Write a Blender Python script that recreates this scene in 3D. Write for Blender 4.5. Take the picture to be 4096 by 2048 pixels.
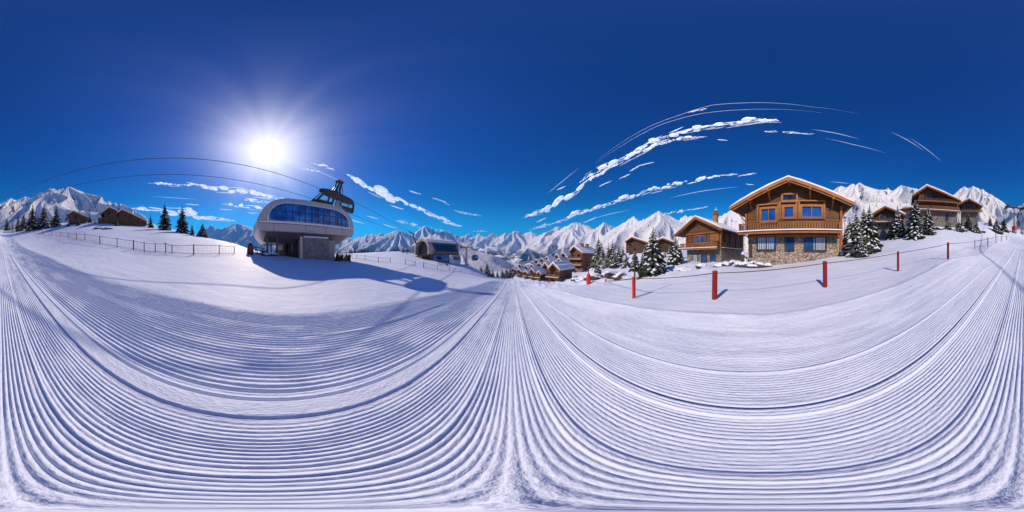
import bpy, math, random
import numpy as np
from math import sin, cos, tan, atan2, radians as R, degrees, pi, sqrt, exp
from mathutils import Vector, Matrix, noise as mnoise

for o in list(bpy.data.objects): bpy.data.objects.remove(o)
SC = bpy.context.scene
COL = SC.collection

# ------------------------------------------------------------------ camera
cam_d = bpy.data.cameras.new("camera")
cam_d.type = 'PANO'
try: cam_d.panorama_type = 'EQUIRECTANGULAR'
except Exception: pass
try: cam_d.cycles.panorama_type = 'EQUIRECTANGULAR'
except Exception: pass
cam_d.clip_start = 0.05; cam_d.clip_end = 200000
cam = bpy.data.objects.new("camera", cam_d); COL.objects.link(cam)
cam.location = (0, 0, 0); cam.rotation_euler = (R(90), 0, 0)
SC.camera = cam
SC.render.engine = 'CYCLES'
SC.render.resolution_x = 1024; SC.render.resolution_y = 512
SC.view_settings.view_transform = 'Standard'; SC.view_settings.look = 'None'
SC.view_settings.exposure = 0.0; SC.view_settings.gamma = 1.0
try:
    SC.cycles.max_bounces = 6; SC.cycles.diffuse_bounces = 1; SC.cycles.transparent_max_bounces = 24
    SC.cycles.volume_bounces = 0
except Exception: pass

# ------------------------------------------------------------------ world and sun
SUN_AZ, SUN_EL = -86.0, 36.5
SAZ, SEL = R(SUN_AZ), R(SUN_EL)
sund = Vector((cos(SEL)*sin(SAZ), cos(SEL)*cos(SAZ), sin(SEL)))
wd = bpy.data.worlds.new("World"); SC.world = wd; wd.use_nodes = True
nt = wd.node_tree; nt.nodes.clear()
def nd(t, kind, **kw):
    n = t.nodes.new(kind)
    for k, v in kw.items(): setattr(n, k, v)
    return n
def mth(t, op, a, b=None, clamp=False):
    n = t.nodes.new('ShaderNodeMath'); n.operation = op; n.use_clamp = clamp
    for i, s in enumerate((a, b)):
        if s is None: continue
        if isinstance(s, (int, float)): n.inputs[i].default_value = s
        else: t.links.new(s, n.inputs[i])
    return n.outputs[0]
def mixc(t, fac, a, b, blend='MIX'):
    n = t.nodes.new('ShaderNodeMix'); n.data_type = 'RGBA'; n.blend_type = blend
    for s, v in ((n.inputs[0], fac), (n.inputs[6], a), (n.inputs[7], b)):
        if isinstance(v, (int, float)): s.default_value = v
        elif isinstance(v, tuple): s.default_value = (*v, 1) if len(v) == 3 else v
        else: t.links.new(v, s)
    return n.outputs[2]
sky = nd(nt, 'ShaderNodeTexSky', sky_type='NISHITA')
sky.sun_disc = False; sky.sun_elevation = SEL; sky.sun_rotation = SAZ
sky.altitude = 2500; sky.air_density = 1.0; sky.dust_density = 0.0; sky.ozone_density = 3.5
SKYS = 0.15
tcw = nd(nt, 'ShaderNodeTexCoord')
vn = nd(nt, 'ShaderNodeVectorMath', operation='NORMALIZE'); nt.links.new(tcw.outputs['Generated'], vn.inputs[0])
sepw = nd(nt, 'ShaderNodeSeparateXYZ'); nt.links.new(vn.outputs[0], sepw.inputs[0])
# deeper alpine blue: tint of the physical sky by height
rampw = nd(nt, 'ShaderNodeValToRGB')
nt.links.new(mth(nt, 'MULTIPLY', mth(nt, 'ABSOLUTE', sepw.outputs[2]), 1.0), rampw.inputs[0])
TINT = [(0.0, (0.36, 1.15, 1.25)), (0.12, (0.08, 1.02, 1.22)), (0.25, (0.035, 0.72, 1.06)), (0.34, (0.02, 0.50, 0.90)), (0.5, (0.015, 0.34, 0.86)), (0.75, (0.035, 0.28, 0.82)), (1.0, (0.035, 0.24, 0.72))]
el = rampw.color_ramp.elements
el[0].position = TINT[0][0]; el[0].color = (*TINT[0][1], 1); el[1].position = 1.0; el[1].color = (*TINT[-1][1], 1)
for p, c in TINT[1:-1]:
    e = el.new(p); e.color = (*c, 1)
skyc = mixc(nt, 1.0, sky.outputs[0], rampw.outputs[0], 'MULTIPLY')
# aureole round the sun
dt = nd(nt, 'ShaderNodeVectorMath', operation='DOT_PRODUCT'); nt.links.new(vn.outputs[0], dt.inputs[0]); dt.inputs[1].default_value = sund
ang = mth(nt, 'MULTIPLY', mth(nt, 'ARCCOSINE', mth(nt, 'MINIMUM', dt.outputs['Value'], 0.999999)), 57.2958)
scl = nd(nt, 'ShaderNodeVectorMath', operation='SCALE'); scl.inputs[0].default_value = sund; nt.links.new(dt.outputs['Value'], scl.inputs['Scale'])
sub = nd(nt, 'ShaderNodeVectorMath', operation='SUBTRACT'); nt.links.new(vn.outputs[0], sub.inputs[0]); nt.links.new(scl.outputs[0], sub.inputs[1])
tn = nd(nt, 'ShaderNodeVectorMath', operation='NORMALIZE'); nt.links.new(sub.outputs[0], tn.inputs[0])
nz = nd(nt, 'ShaderNodeTexNoise'); nz.inputs['Scale'].default_value = 3.6; nz.inputs['Detail'].default_value = 2; nt.links.new(tn.outputs[0], nz.inputs['Vector'])
ray = mth(nt, 'MULTIPLY', mth(nt, 'SUBTRACT', nz.outputs[0], 0.5), mth(nt, 'MULTIPLY', ang, 0.16, True))
reach = mth(nt, 'DIVIDE', ang, mth(nt, 'ADD', 1.0, mth(nt, 'MULTIPLY', ray, 0.8)))
g1 = mth(nt, 'MULTIPLY', mth(nt, 'EXPONENT', mth(nt, 'MULTIPLY', reach, -1/8.0)), 1.0)
g2 = mth(nt, 'MULTIPLY', mth(nt, 'EXPONENT', mth(nt, 'MULTIPLY', mth(nt, 'MULTIPLY', ang, ang), -1/150.0)), 0.75)
g3 = mth(nt, 'MULTIPLY', mth(nt, 'EXPONENT', mth(nt, 'MULTIPLY', ang, -1/20.0)), 0.07)
gsum = mth(nt, 'ADD', mth(nt, 'ADD', g1, g2), g3)
gcol = nd(nt, 'ShaderNodeVectorMath', operation='SCALE'); gcol.inputs[0].default_value = (0.93, 0.86, 0.76); nt.links.new(gsum, gcol.inputs['Scale'])
bg1 = nd(nt, 'ShaderNodeBackground'); nt.links.new(skyc, bg1.inputs[0]); bg1.inputs[1].default_value = SKYS
bg2 = nd(nt, 'ShaderNodeBackground'); nt.links.new(gcol.outputs[0], bg2.inputs[0]); bg2.inputs[1].default_value = 1.0
ads = nd(nt, 'ShaderNodeAddShader'); nt.links.new(bg1.outputs[0], ads.inputs[0]); nt.links.new(bg2.outputs[0], ads.inputs[1])
wo = nd(nt, 'ShaderNodeOutputWorld'); nt.links.new(ads.outputs[0], wo.inputs[0])

sl = bpy.data.lights.new("sun_lamp", 'SUN'); sl.energy = 4.9; sl.angle = R(0.5); sl.color = (1.0, 0.81, 0.62)
so = bpy.data.objects.new("sun_lamp", sl); COL.objects.link(so)
so.rotation_euler = (-sund).to_track_quat('-Z', 'Y').to_euler(); so.location = sund*300

# ------------------------------------------------------------------ helpers
def LON(px): return (px-2048)/4096*360.0
def LAT(py): return (1024-py)/2048*180.0
def dirv(px, py):
    a, b = R(LON(px)), R(LAT(py)); return Vector((cos(b)*sin(a), cos(b)*cos(a), sin(b)))
def P(px, py, r):                      # point at horizontal distance r seen at that bearing
    a = R(LON(px)); return Vector((r*sin(a), r*cos(a), r*tan(R(LAT(py)))))
def XY(px, r):
    a = R(LON(px)); return r*sin(a), r*cos(a)

def tag(o, label=None, cat=None, group=None, kind=None):
    if label: o['label'] = label
    if cat: o['category'] = cat
    if group: o['group'] = group
    if kind: o['kind'] = kind
    return o
def empty(name, loc=(0, 0, 0), rz=0.0):
    o = bpy.data.objects.new(name, None); COL.objects.link(o)
    o.location = loc; o.rotation_euler = (0, 0, rz); o.empty_display_size = 0.3
    return o
def kids(o): return [c for c in bpy.data.objects if c.parent is o]
def copy_tree(o, parent=None, cmap=None):
    c = o.copy(); COL.objects.link(c)
    if parent is not None: c.parent = parent
    for ch in KID.get(o.as_pointer(), []):
        cc = copy_tree(ch, c); KID.setdefault(c.as_pointer(), []).append(cc)
    return c
KID = {}
class MB:
    def __init__(s, off=(0, 0, 0)):
        s.v = []; s.f = []; s.m = []; s.off = off
    def add(s, vs, fs, m=0):
        b = len(s.v); s.v += [tuple(p) for p in vs]; s.f += [tuple(b+i for i in f) for f in fs]; s.m += [m]*len(fs)
    def box(s, x0, x1, y0, y1, z0, z1, m=0):
        if x1 < x0: x0, x1 = x1, x0
        if y1 < y0: y0, y1 = y1, y0
        if z1 < z0: z0, z1 = z1, z0
        s.add([(x0,y0,z0),(x1,y0,z0),(x1,y1,z0),(x0,y1,z0),(x0,y0,z1),(x1,y0,z1),(x1,y1,z1),(x0,y1,z1)],
              [(0,3,2,1),(4,5,6,7),(0,1,5,4),(1,2,6,5),(2,3,7,6),(3,0,4,7)], m)
    def prism(s, poly, y0, y1, m=0):        # poly in (x,z), extruded along y
        a = sum(poly[i][0]*poly[(i+1)%len(poly)][1]-poly[(i+1)%len(poly)][0]*poly[i][1] for i in range(len(poly)))
        if a < 0: poly = poly[::-1]
        n = len(poly)
        vs = [(p[0], y0, p[1]) for p in poly]+[(p[0], y1, p[1]) for p in poly]
        fs = [tuple(range(n)), tuple(range(2*n-1, n-1, -1))]+[(i, n+i, n+(i+1)%n, (i+1)%n) for i in range(n)]
        s.add(vs, fs, m)
    def prismx(s, poly, x0, x1, m=0):       # poly in (y,z), extruded along x
        n = len(poly)
        vs = [(x0, p[0], p[1]) for p in poly]+[(x1, p[0], p[1]) for p in poly]
        fs = [tuple(range(n-1, -1, -1)), tuple(range(n, 2*n))]+[(i, (i+1)%n, n+(i+1)%n, n+i) for i in range(n)]
        s.add(vs, fs, m)
    def tube(s, pts, rad, n=6, m=0, cap=True):
        pts = [Vector(p) for p in pts]; k = len(pts)
        if isinstance(rad, (int, float)): rad = [rad]*k
        vs = []
        for i, p in enumerate(pts):
            d = (pts[min(i+1, k-1)]-pts[max(i-1, 0)]).normalized()
            a = Vector((0, 0, 1)) if abs(d.z) < 0.9 else Vector((1, 0, 0))
            e = d.cross(a).normalized(); g = e.cross(d).normalized()
            for j in range(n):
                t = 2*pi*j/n; vs.append(p+(e*cos(t)+g*sin(t))*rad[i])
        fs = [(i*n+j, (i+1)*n+j, (i+1)*n+(j+1)%n, i*n+(j+1)%n) for i in range(k-1) for j in range(n)]
        if cap: fs += [tuple(range(n)), tuple(range(k*n-1, (k-1)*n-1, -1))]
        s.add(vs, fs, m)
    def bar(s, a, b, w, h=None, m=0):       # square bar between two points
        a, b = Vector(a), Vector(b); h = h or w; d = (b-a).normalized()
        u = Vector((0, 0, 1)) if abs(d.z) < 0.95 else Vector((0, 1, 0))
        e = d.cross(u).normalized()*w/2; g = e.cross(d).normalized()*h/2
        s.add([a-e-g, a+e-g, a+e+g, a-e+g, b-e-g, b+e-g, b+e+g, b-e+g],
              [(0,1,2,3),(7,6,5,4),(0,4,5,1),(1,5,6,2),(2,6,7,3),(3,7,4,0)], m)
    def blob(s, c, rad, seed=0, amp=0.25, sub=2, m=0, fr=1.3):
        vs, fs = ICO[sub]; c = Vector(c); o = Vector((seed*3.17, seed*1.31, seed*7.7))
        out = []
        for v in vs:
            k = 1+amp*mnoise.noise(v*fr+o)*1.6+amp*0.5*mnoise.noise(v*fr*2.7+o)
            out.append((c.x+v.x*rad[0]*k, c.y+v.y*rad[1]*k, c.z+v.z*rad[2]*k))
        s.add(out, fs, m)
    def build(s, name, mats, parent=None, smooth=False, label=None):
        me = bpy.data.meshes.new(name)
        ox, oy, oz = s.off
        me.from_pydata([(p[0]-ox, p[1]-oy, p[2]-oz) for p in s.v], [], s.f)
        if not isinstance(mats, (list, tuple)): mats = [mats]
        for q in mats: me.materials.append(q)
        if len(mats) > 1: me.polygons.foreach_set('material_index', s.m)
        if smooth: me.polygons.foreach_set('use_smooth', [True]*len(s.f))
        me.update()
        o = bpy.data.objects.new(name, me); COL.objects.link(o)
        if parent is not None:
            o.parent = parent; KID.setdefault(parent.as_pointer(), []).append(o)
        if label: o['label'] = label
        return o
def ico(sub):
    import bmesh
    bm = bmesh.new(); bmesh.ops.create_icosphere(bm, subdivisions=sub, radius=1)
    v = [x.co.copy() for x in bm.verts]; f = [tuple(q.index for q in x.verts) for x in bm.faces]; bm.free(); return v, f
ICO = {1: ico(1), 2: ico(2), 3: ico(3)}

# ------------------------------------------------------------------ materials
def newmat(name):
    m = bpy.data.materials.new(name); m.use_nodes = True; t = m.node_tree
    b = t.nodes['Principled BSDF']; return m, t, b
def setc(b, t, v):
    if isinstance(v, tuple): b.inputs['Base Color'].default_value = (*v, 1)
    else: t.links.new(v, b.inputs['Base Color'])
def noise(t, scale, detail=4, vec=None, rough=0.55, stretch=None, coord='Object'):
    tc = nd(t, 'ShaderNodeTexCoord'); out = tc.outputs[coord]
    if stretch:
        mp = nd(t, 'ShaderNodeMapping'); mp.inputs['Scale'].default_value = stretch; t.links.new(out, mp.inputs[0]); out = mp.outputs[0]
    n = nd(t, 'ShaderNodeTexNoise'); n.inputs['Scale'].default_value = scale; n.inputs['Detail'].default_value = detail
    n.inputs['Roughness'].default_value = rough; t.links.new(out, n.inputs['Vector']); return n.outputs[0]
def ramp(t, fac, stops):
    r = nd(t, 'ShaderNodeValToRGB'); t.links.new(fac, r.inputs[0]); e = r.color_ramp.elements
    e[0].position, e[0].color = stops[0][0], (*stops[0][1], 1)
    e[1].position, e[1].color = stops[-1][0], (*stops[-1][1], 1)
    for p, c in stops[1:-1]: q = e.new(p); q.color = (*c, 1)
    return r.outputs[0]
def bump(t, b, h, st, dist):
    n = nd(t, 'ShaderNodeBump'); n.inputs['Strength'].default_value = st; n.inputs['Distance'].default_value = dist
    t.links.new(h, n.inputs['Height']); t.links.new(n.outputs[0], b.inputs['Normal'])
M = {}
def plain(name, c, rough=0.6, metal=0.0, var=0.15, scale=3.0, bmp=0.0):
    m, t, b = newmat(name); n = noise(t, scale, 5)
    lo = tuple(x*(1-var) for x in c); hi = tuple(min(1, x*(1+var)) for x in c)
    setc(b, t, ramp(t, n, [(0.3, lo), (0.7, hi)])); b.inputs['Roughness'].default_value = rough; b.inputs['Metallic'].default_value = metal
    if bmp: bump(t, b, noise(t, scale*4, 4), bmp, 0.02)
    M[name] = m; return m
# snow of piste and slopes
m, t, b = newmat('snow'); n = noise(t, 0.35, 6); n2 = noise(t, 9, 5)
setc(b, t, ramp(t, n, [(0.3, (0.61, 0.70, 0.88)), (0.7, (0.69, 0.76, 0.92))]))
b.inputs['Roughness'].default_value = 0.65; b.inputs['Specular IOR Level'].default_value = 0.25
bump(t, b, mth(t, 'ADD', mth(t, 'ADD', mth(t, 'MULTIPLY', n2, 0.4), mth(t, 'MULTIPLY', noise(t, 26, 4, stretch=(1.6, 0.7, 1)), 0.75)), mth(t, 'MULTIPLY', noise(t, 0.9, 5, stretch=(1.5, 0.7, 1)), 5.0)), 0.5, 0.04); M['snow'] = m
m, t, b = newmat('roof_snow'); setc(b, t, ramp(t, noise(t, 1.5, 5), [(0.3, (0.72, 0.78, 0.90)), (0.7, (0.78, 0.83, 0.93))]))
b.inputs['Roughness'].default_value = 0.6; bump(t, b, noise(t, 2.5, 5), 0.6, 0.08); M['roof_snow'] = m
# mountain snow and rock
m, t, b = newmat('mountain_snow')
ge = nd(t, 'ShaderNodeNewGeometry'); sp = nd(t, 'ShaderNodeSeparateXYZ'); t.links.new(ge.outputs['Normal'], sp.inputs[0])
k = noise(t, 0.014, 8, rough=0.72, stretch=(1, 1, 0.22)); k2 = noise(t, 0.05, 5, rough=0.7, stretch=(1, 1, 0.3))
steep = mth(t, 'SUBTRACT', 1.0, sp.outputs[2])
rk = mth(t, 'ADD', mth(t, 'MULTIPLY', steep, 0.30), mth(t, 'ADD', mth(t, 'MULTIPLY', k, 0.95), mth(t, 'MULTIPLY', k2, 0.30)))
fac = ramp(t, rk, [(0.832, (0, 0, 0)), (0.875, (1, 1, 1))])
rock = ramp(t, noise(t, 0.05, 5), [(0.3, (0.045, 0.05, 0.075)), (0.7, (0.13, 0.13, 0.16))])
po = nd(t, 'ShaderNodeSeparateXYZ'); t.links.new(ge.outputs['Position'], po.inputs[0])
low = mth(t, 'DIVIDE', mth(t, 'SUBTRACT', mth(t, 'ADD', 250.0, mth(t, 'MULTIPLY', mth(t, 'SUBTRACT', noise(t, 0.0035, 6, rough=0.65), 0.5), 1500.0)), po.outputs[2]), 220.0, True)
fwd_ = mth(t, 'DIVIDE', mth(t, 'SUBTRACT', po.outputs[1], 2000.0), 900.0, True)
valley_shade = mth(t, 'MULTIPLY', mth(t, 'MULTIPLY', low, fwd_), 0.8)  # blue shade of the low valley snow, painted into the base colour
setc(b, t, mixc(t, valley_shade, mixc(t, fac, (0.86, 0.88, 0.93), rock), (0.018, 0.045, 0.085))); b.inputs['Roughness'].default_value = 0.8; b.inputs['Specular IOR Level'].default_value = 0.15
bump(t, b, mth(t, 'ADD', k2, k), 0.75, 38.0); M['mountain_snow'] = m

def wood(name, c1, c2, board=0.16, axis=2, dark=0.35):
    m, t, b = newmat(name); tc = nd(t, 'ShaderNodeTexCoord'); s = nd(t, 'ShaderNodeSeparateXYZ'); t.links.new(tc.outputs['Object'], s.inputs[0])
    st = (0.5, 0.5, 7) if axis == 2 else (7, 7, 0.5)
    gr = noise(t, 2.2, 6, rough=0.65, stretch=st)
    base = ramp(t, gr, [(0.3, c1), (0.72, c2)])
    bd = mth(t, 'DIVIDE', s.outputs[axis], board); cell = mth(t, 'FLOOR', bd)
    wn = nd(t, 'ShaderNodeTexWhiteNoise', noise_dimensions='1D'); t.links.new(cell, wn.inputs['W'])
    base = mixc(t, 0.55, base, mixc(t, wn.outputs[0], c1, c2))
    base = mixc(t, mth(t, 'MULTIPLY', ramp(t, noise(t, 0.9, 5, rough=0.7, stretch=(1, 1, 0.6)), [(0.42, (0, 0, 0)), (0.7, (1, 1, 1))]), 0.55), base, tuple(x*0.45 for x in c1))
    fr = mth(t, 'FRACT', bd); line = mth(t, 'LESS_THAN', fr, 0.14)
    base = mixc(t, mth(t, 'MULTIPLY', line, 1-dark), base, tuple(x*0.22 for x in c1))
    setc(b, t, base); b.inputs['Roughness'].default_value = 0.65
    bump(t, b, mth(t, 'SUBTRACT', mth(t, 'MULTIPLY', gr, 0.5), line), 0.6, 0.02); M[name] = m
wood('wood_wall', (0.060, 0.019, 0.005), (0.23, 0.083, 0.019), dark=0.15)
wood('wood_dark', (0.030, 0.014, 0.007), (0.095, 0.043, 0.018), 0.2)
wood('wood_barn', (0.075, 0.033, 0.014), (0.26, 0.115, 0.045), 0.35, axis=0)
wood('wood_trim', (0.22, 0.078, 0.016), (0.44, 0.175, 0.038), 3.0, dark=1.0)
wood('wood_rail', (0.17, 0.068, 0.018), (0.40, 0.18, 0.048), 3.0, axis=0, dark=1.0)
wood('wood_soffit', (0.05, 0.02, 0.008), (0.14, 0.06, 0.022), 0.18, axis=0)
def stone(name, cols, scale, grout=(0.07, 0.055, 0.045), w=0.045, st=(1, 1, 1.25)):
    m, t, b = newmat(name); tc = nd(t, 'ShaderNodeTexCoord'); mp = nd(t, 'ShaderNodeMapping'); mp.inputs['Scale'].default_value = st
    t.links.new(tc.outputs['Object'], mp.inputs[0])
    nn = nd(t, 'ShaderNodeTexNoise'); nn.inputs['Scale'].default_value = 1.6; t.links.new(mp.outputs[0], nn.inputs['Vector'])
    wv = mixc(t, 0.12, mp.outputs[0], nn.outputs['Color'])
    v1 = nd(t, 'ShaderNodeTexVoronoi', feature='F1'); v2 = nd(t, 'ShaderNodeTexVoronoi', feature='DISTANCE_TO_EDGE')
    for v in (v1, v2): v.inputs['Scale'].default_value = scale; t.links.new(wv, v.inputs['Vector'])
    bw = nd(t, 'ShaderNodeSeparateColor'); t.links.new(v1.outputs['Color'], bw.inputs[0])
    c = ramp(t, bw.outputs[0], [(i/(len(cols)-1), q) for i, q in enumerate(cols)])
    c = mixc(t, 0.35, c, mixc(t, 1.0, c, ramp(t, noise(t, 9, 5), [(0.3, (0.55, 0.5, 0.48)), (0.7, (1, 1, 1))]), 'MULTIPLY'))
    e = mth(t, 'LESS_THAN', v2.outputs['Distance'], w)
    setc(b, t, mixc(t, e, c, grout)); b.inputs['Roughness'].default_value = 0.85
    bump(t, b, mth(t, 'MINIMUM', v2.outputs['Distance'], 0.12), 1.0, 0.25); M[name] = m
stone('stone_warm', [(0.26, 0.205, 0.165), (0.40, 0.33, 0.27), (0.32, 0.285, 0.255), (0.46, 0.385, 0.315)], 2.8)
stone('stone_grey', [(0.17, 0.15, 0.14), (0.27, 0.24, 0.21), (0.2, 0.19, 0.19), (0.32, 0.28, 0.25)], 2.3)
stone('stone_block', [(0.24, 0.22, 0.23), (0.30, 0.28, 0.29), (0.27, 0.25, 0.27)], 0.95, (0.05, 0.045, 0.05), 0.02, (0.8, 0.8, 1.6))
plain('cladding', (0.42, 0.39, 0.42), 0.38, 0.35, 0.05, 0.6)
plain('cladding_trim', (0.62, 0.60, 0.64), 0.3, 0.5, 0.05)
plain('seam', (0.03, 0.028, 0.035), 0.6)
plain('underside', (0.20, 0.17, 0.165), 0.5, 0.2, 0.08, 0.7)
plain('dark_metal', (0.045, 0.048, 0.05), 0.42, 0.5, 0.2)
plain('brown_metal', (0.085, 0.065, 0.052), 0.5, 0.3, 0.2)
plain('rust', (0.30, 0.11, 0.06), 0.7)
plain('galvanised', (0.42, 0.40, 0.40), 0.42, 0.6, 0.12)
plain('cable', (0.02, 0.018, 0.02), 0.5)
plain('concrete', (0.40, 0.36, 0.34), 0.8, 0, 0.12, 2, 0.3)
plain('mullion', (0.035, 0.02, 0.025), 0.45)
plain('red_post', (0.20, 0.005, 0.004), 0.45, 0, 0.18, 5)
plain('orange_red', (0.60, 0.035, 0.008), 0.5, 0, 0.15, 5)
plain('dull_red', (0.26, 0.03, 0.02), 0.6, 0, 0.25, 5)
plain('dark_wood', (0.05, 0.028, 0.02), 0.8, 0, 0.3, 6)
plain('net', (0.10, 0.09, 0.11), 0.8)
plain('rope', (0.09, 0.03, 0.02), 0.7)
plain('bark', (0.09, 0.055, 0.035), 0.9, 0, 0.3, 8, 0.5)
plain('curtain', (0.42, 0.5, 0.56), 0.8, 0, 0.12, 2)
plain('chimney_brick', (0.30, 0.14, 0.06), 0.8, 0, 0.3, 5)
plain('grass_dry', (0.16, 0.12, 0.05), 0.9, 0, 0.4, 6)
plain('lamp_grey', (0.35, 0.36, 0.38), 0.4, 0.4)
m, t, b = newmat('glass_blue'); setc(b, t, ramp(t, noise(t, 0.5, 2, coord='Object'), [(0.35, (0.012, 0.07, 0.24)), (0.65, (0.05, 0.20, 0.50))]))
b.inputs['Roughness'].default_value = 0.06; b.inputs['Metallic'].default_value = 0.55; M['glass_blue'] = m
m, t, b = newmat('glass_dark'); setc(b, t, ramp(t, noise(t, 1.2, 3), [(0.4, (0.008, 0.012, 0.03)), (0.6, (0.02, 0.06, 0.12))]))
b.inputs['Roughness'].default_value = 0.08; b.inputs['Metallic'].default_value = 0.3; M['glass_dark'] = m
def foliage(name, lo, hi):
    m, t, b = newmat(name); setc(b, t, ramp(t, noise(t, 2.5, 4), [(0.3, lo), (0.7, hi)])); b.inputs['Roughness'].default_value = 0.8; M[name] = m
foliage('needles', (0.008, 0.016, 0.011), (0.035, 0.052, 0.025))
foliage('needles_grey', (0.05, 0.058, 0.045), (0.13, 0.135, 0.10))
foliage('shrub_twigs', (0.03, 0.022, 0.014), (0.10, 0.08, 0.045))
# snow lying on dark rock and shrubs: by the slope of the surface
m, t, b = newmat('snowy_rock'); ge = nd(t, 'ShaderNodeNewGeometry'); sp = nd(t, 'ShaderNodeSeparateXYZ'); t.links.new(ge.outputs['Normal'], sp.inputs[0])
f = ramp(t, mth(t, 'ADD', sp.outputs[2], mth(t, 'MULTIPLY', noise(t, 5, 4), 0.5)), [(0.62, (0, 0, 0)), (0.74, (1, 1, 1))])
setc(b, t, mixc(t, f, (0.055, 0.045, 0.038), (0.66, 0.74, 0.90))); b.inputs['Roughness'].default_value = 0.8
bump(t, b, noise(t, 6, 4), 0.5, 0.05); M['snowy_rock'] = m
# clouds
m = bpy.data.materials.new('cloud'); m.use_nodes = True; t = m.node_tree; t.nodes.clear()
df = nd(t, 'ShaderNodeBsdfDiffuse'); tr = nd(t, 'ShaderNodeBsdfTranslucent'); mx = nd(t, 'ShaderNodeMixShader'); oo = nd(t, 'ShaderNodeOutputMaterial')
df.inputs[0].default_value = (0.93, 0.93, 0.94, 1); tr.inputs[0].default_value = (0.62, 0.62, 0.64, 1); mx.inputs[0].default_value = 0.5; tp = nd(t, 'ShaderNodeBsdfTransparent'); mx2 = nd(t, 'ShaderNodeMixShader'); mx2.inputs[0].default_value = 0.42
t.links.new(df.outputs[0], mx.inputs[1]); t.links.new(tr.outputs[0], mx.inputs[2]); ad = nd(t, 'ShaderNodeAddShader'); t.links.new(df.outputs[0], ad.inputs[0]); t.links.new(tr.outputs[0], ad.inputs[1]); t.links.new(ad.outputs[0], mx2.inputs[1]); t.links.new(tp.outputs[0], mx2.inputs[2]); t.links.new(mx2.outputs[0], oo.inputs[0]); M['cloud'] = m

mc = M['cloud'].copy(); mc.name = 'cirrus'; [setattr(n_.inputs[0], 'default_value', 0.66) for n_ in mc.node_tree.nodes if n_.type == 'MIX_SHADER']; M['cirrus'] = mc
# ------------------------------------------------------------------ ground shape
CP = []
def cp(px, py, r): p = P(px, py, r); CP.append((p.x, p.y, p.z))
def cz(x, y, z): CP.append((x, y, z))
for r in (0.5, 2.5, 4.5):
    for a in range(0, 360, 45 if r > 1 else 120):
        x, y = r*sin(R(a)), r*cos(R(a)); cz(x, y, -1.7-0.105*y)
for a in ((774,1020,17.5),(534,999,19),(400,977,22),(307,958.5,30),(242,945,42),(178,937,52),(118,931,60),(81,927,75),(877,1019,19),(663,1012,17.5),
          (20,919,110),(150,903,100),(300,890,78),(420,888,62),(500,897,58),(600,909,52),(700,924,46),(780,943,42),(850,955,42),(950,978,42),(1000,998,45),
          (150,916,190),(300,905,160),(500,915,130),(700,940,110),(850,975,100),(1000,1010,110),
          (1035,1022,24),(1120,1026,25),(1220,1036,26),(1339,1041,29),(1290,1030,45),(1150,1025,45),(1120,1130,9.6),(1300,1140,9.8),(1420,1135,10.5),(1665,1125,16),(1000,1075,12),(800,1100,9),
          (1408,1035,38),(1514,1050,33),(1400,1018,90),(1400,1014,180),(1500,1013,180),(1590,1011,80),(1646,1032,62),(1740,1053,60),(1800,1056,66),(1866,1061,85),
          (1695,1071,33),(1798,1085,40),(1894,1098.6,52),(1953,1109,66),(1850,1078,110),(1950,1098,100),(1640,1014,150),(1750,1050,150),
          (2050,1127,40),(2050,1114,80),(2050,1112,125),(2050,1130,250),(1960,1125,200),
          (2216,1135,40),(2354,1136,19),(2242,1119,50),(2140,1109,65),(2335,1078,70),(2100,1102,90),(2071,1092,140),(2150,1052,175),(2230,1034,130),(2270,1019,110),(2080,1060,330),(2180,1040,330),
          (2400,1095,30),(2423,1134,20),(2583,1108,17.5),(2540,1080,25),(2500,1068,35),(2535,1010,48),(2650,1006,50),(2400,1058,50),(2703,1050,28),(2780,1062,24),(2870,1072,17),(2500,1000,110),(2700,1000,110),
          (3131,1058,17.6),(3353,1021,18.5),(3000,1066,18),(3150,1020,60),
          (2535,1192,8.2),(2858,1195.5,6.2),(3301,1148,6.9),(3592,1084.5,9.3),(3792,1037,10.8),(3899,997,20.9),(3951,985,22),(3985,973,26),(4005,966,33),(4026,960,42),
          (3460,1008,19),(3525,955,30),(3590,936,31),(3660,942,26),(3713,926,30),(3750,906,36),(3870,906,42),(3960,899,52),(4057,924.5,55),(4090,921,90),(3900,898,80),(3700,900,80),(3500,925,70),(3400,980,60),
          (4095,1004,20),(4095,968,40),(2,948,62),(4095,930,180),(3800,915,160),(3500,950,160)): cp(*a)
CPA = np.array(CP)
def warp(x, y):
    r = np.sqrt(x*x+y*y)+1e-6; g = np.log(1+r/4.0)/r; return x*g, y*g
wx, wy = warp(CPA[:, 0], CPA[:, 1])
def tps(d2): return np.where(d2 > 1e-12, d2*np.log(np.maximum(d2, 1e-12)), 0)
Nn = len(CPA); K = tps((wx[:, None]-wx[None])**2+(wy[:, None]-wy[None])**2)+np.eye(Nn)*0.004
base0 = -1.7-0.105*CPA[:, 1]*np.minimum(1, 60/np.maximum(60, np.hypot(CPA[:, 0], CPA[:, 1])))
Pm = np.stack([np.ones(Nn), wx, wy], 1); A = np.zeros((Nn+3, Nn+3)); A[:Nn, :Nn] = K; A[:Nn, Nn:] = Pm; A[Nn:, :Nn] = Pm.T
sol = np.linalg.solve(A, np.concatenate([CPA[:, 2]-base0, np.zeros(3)]))
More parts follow.
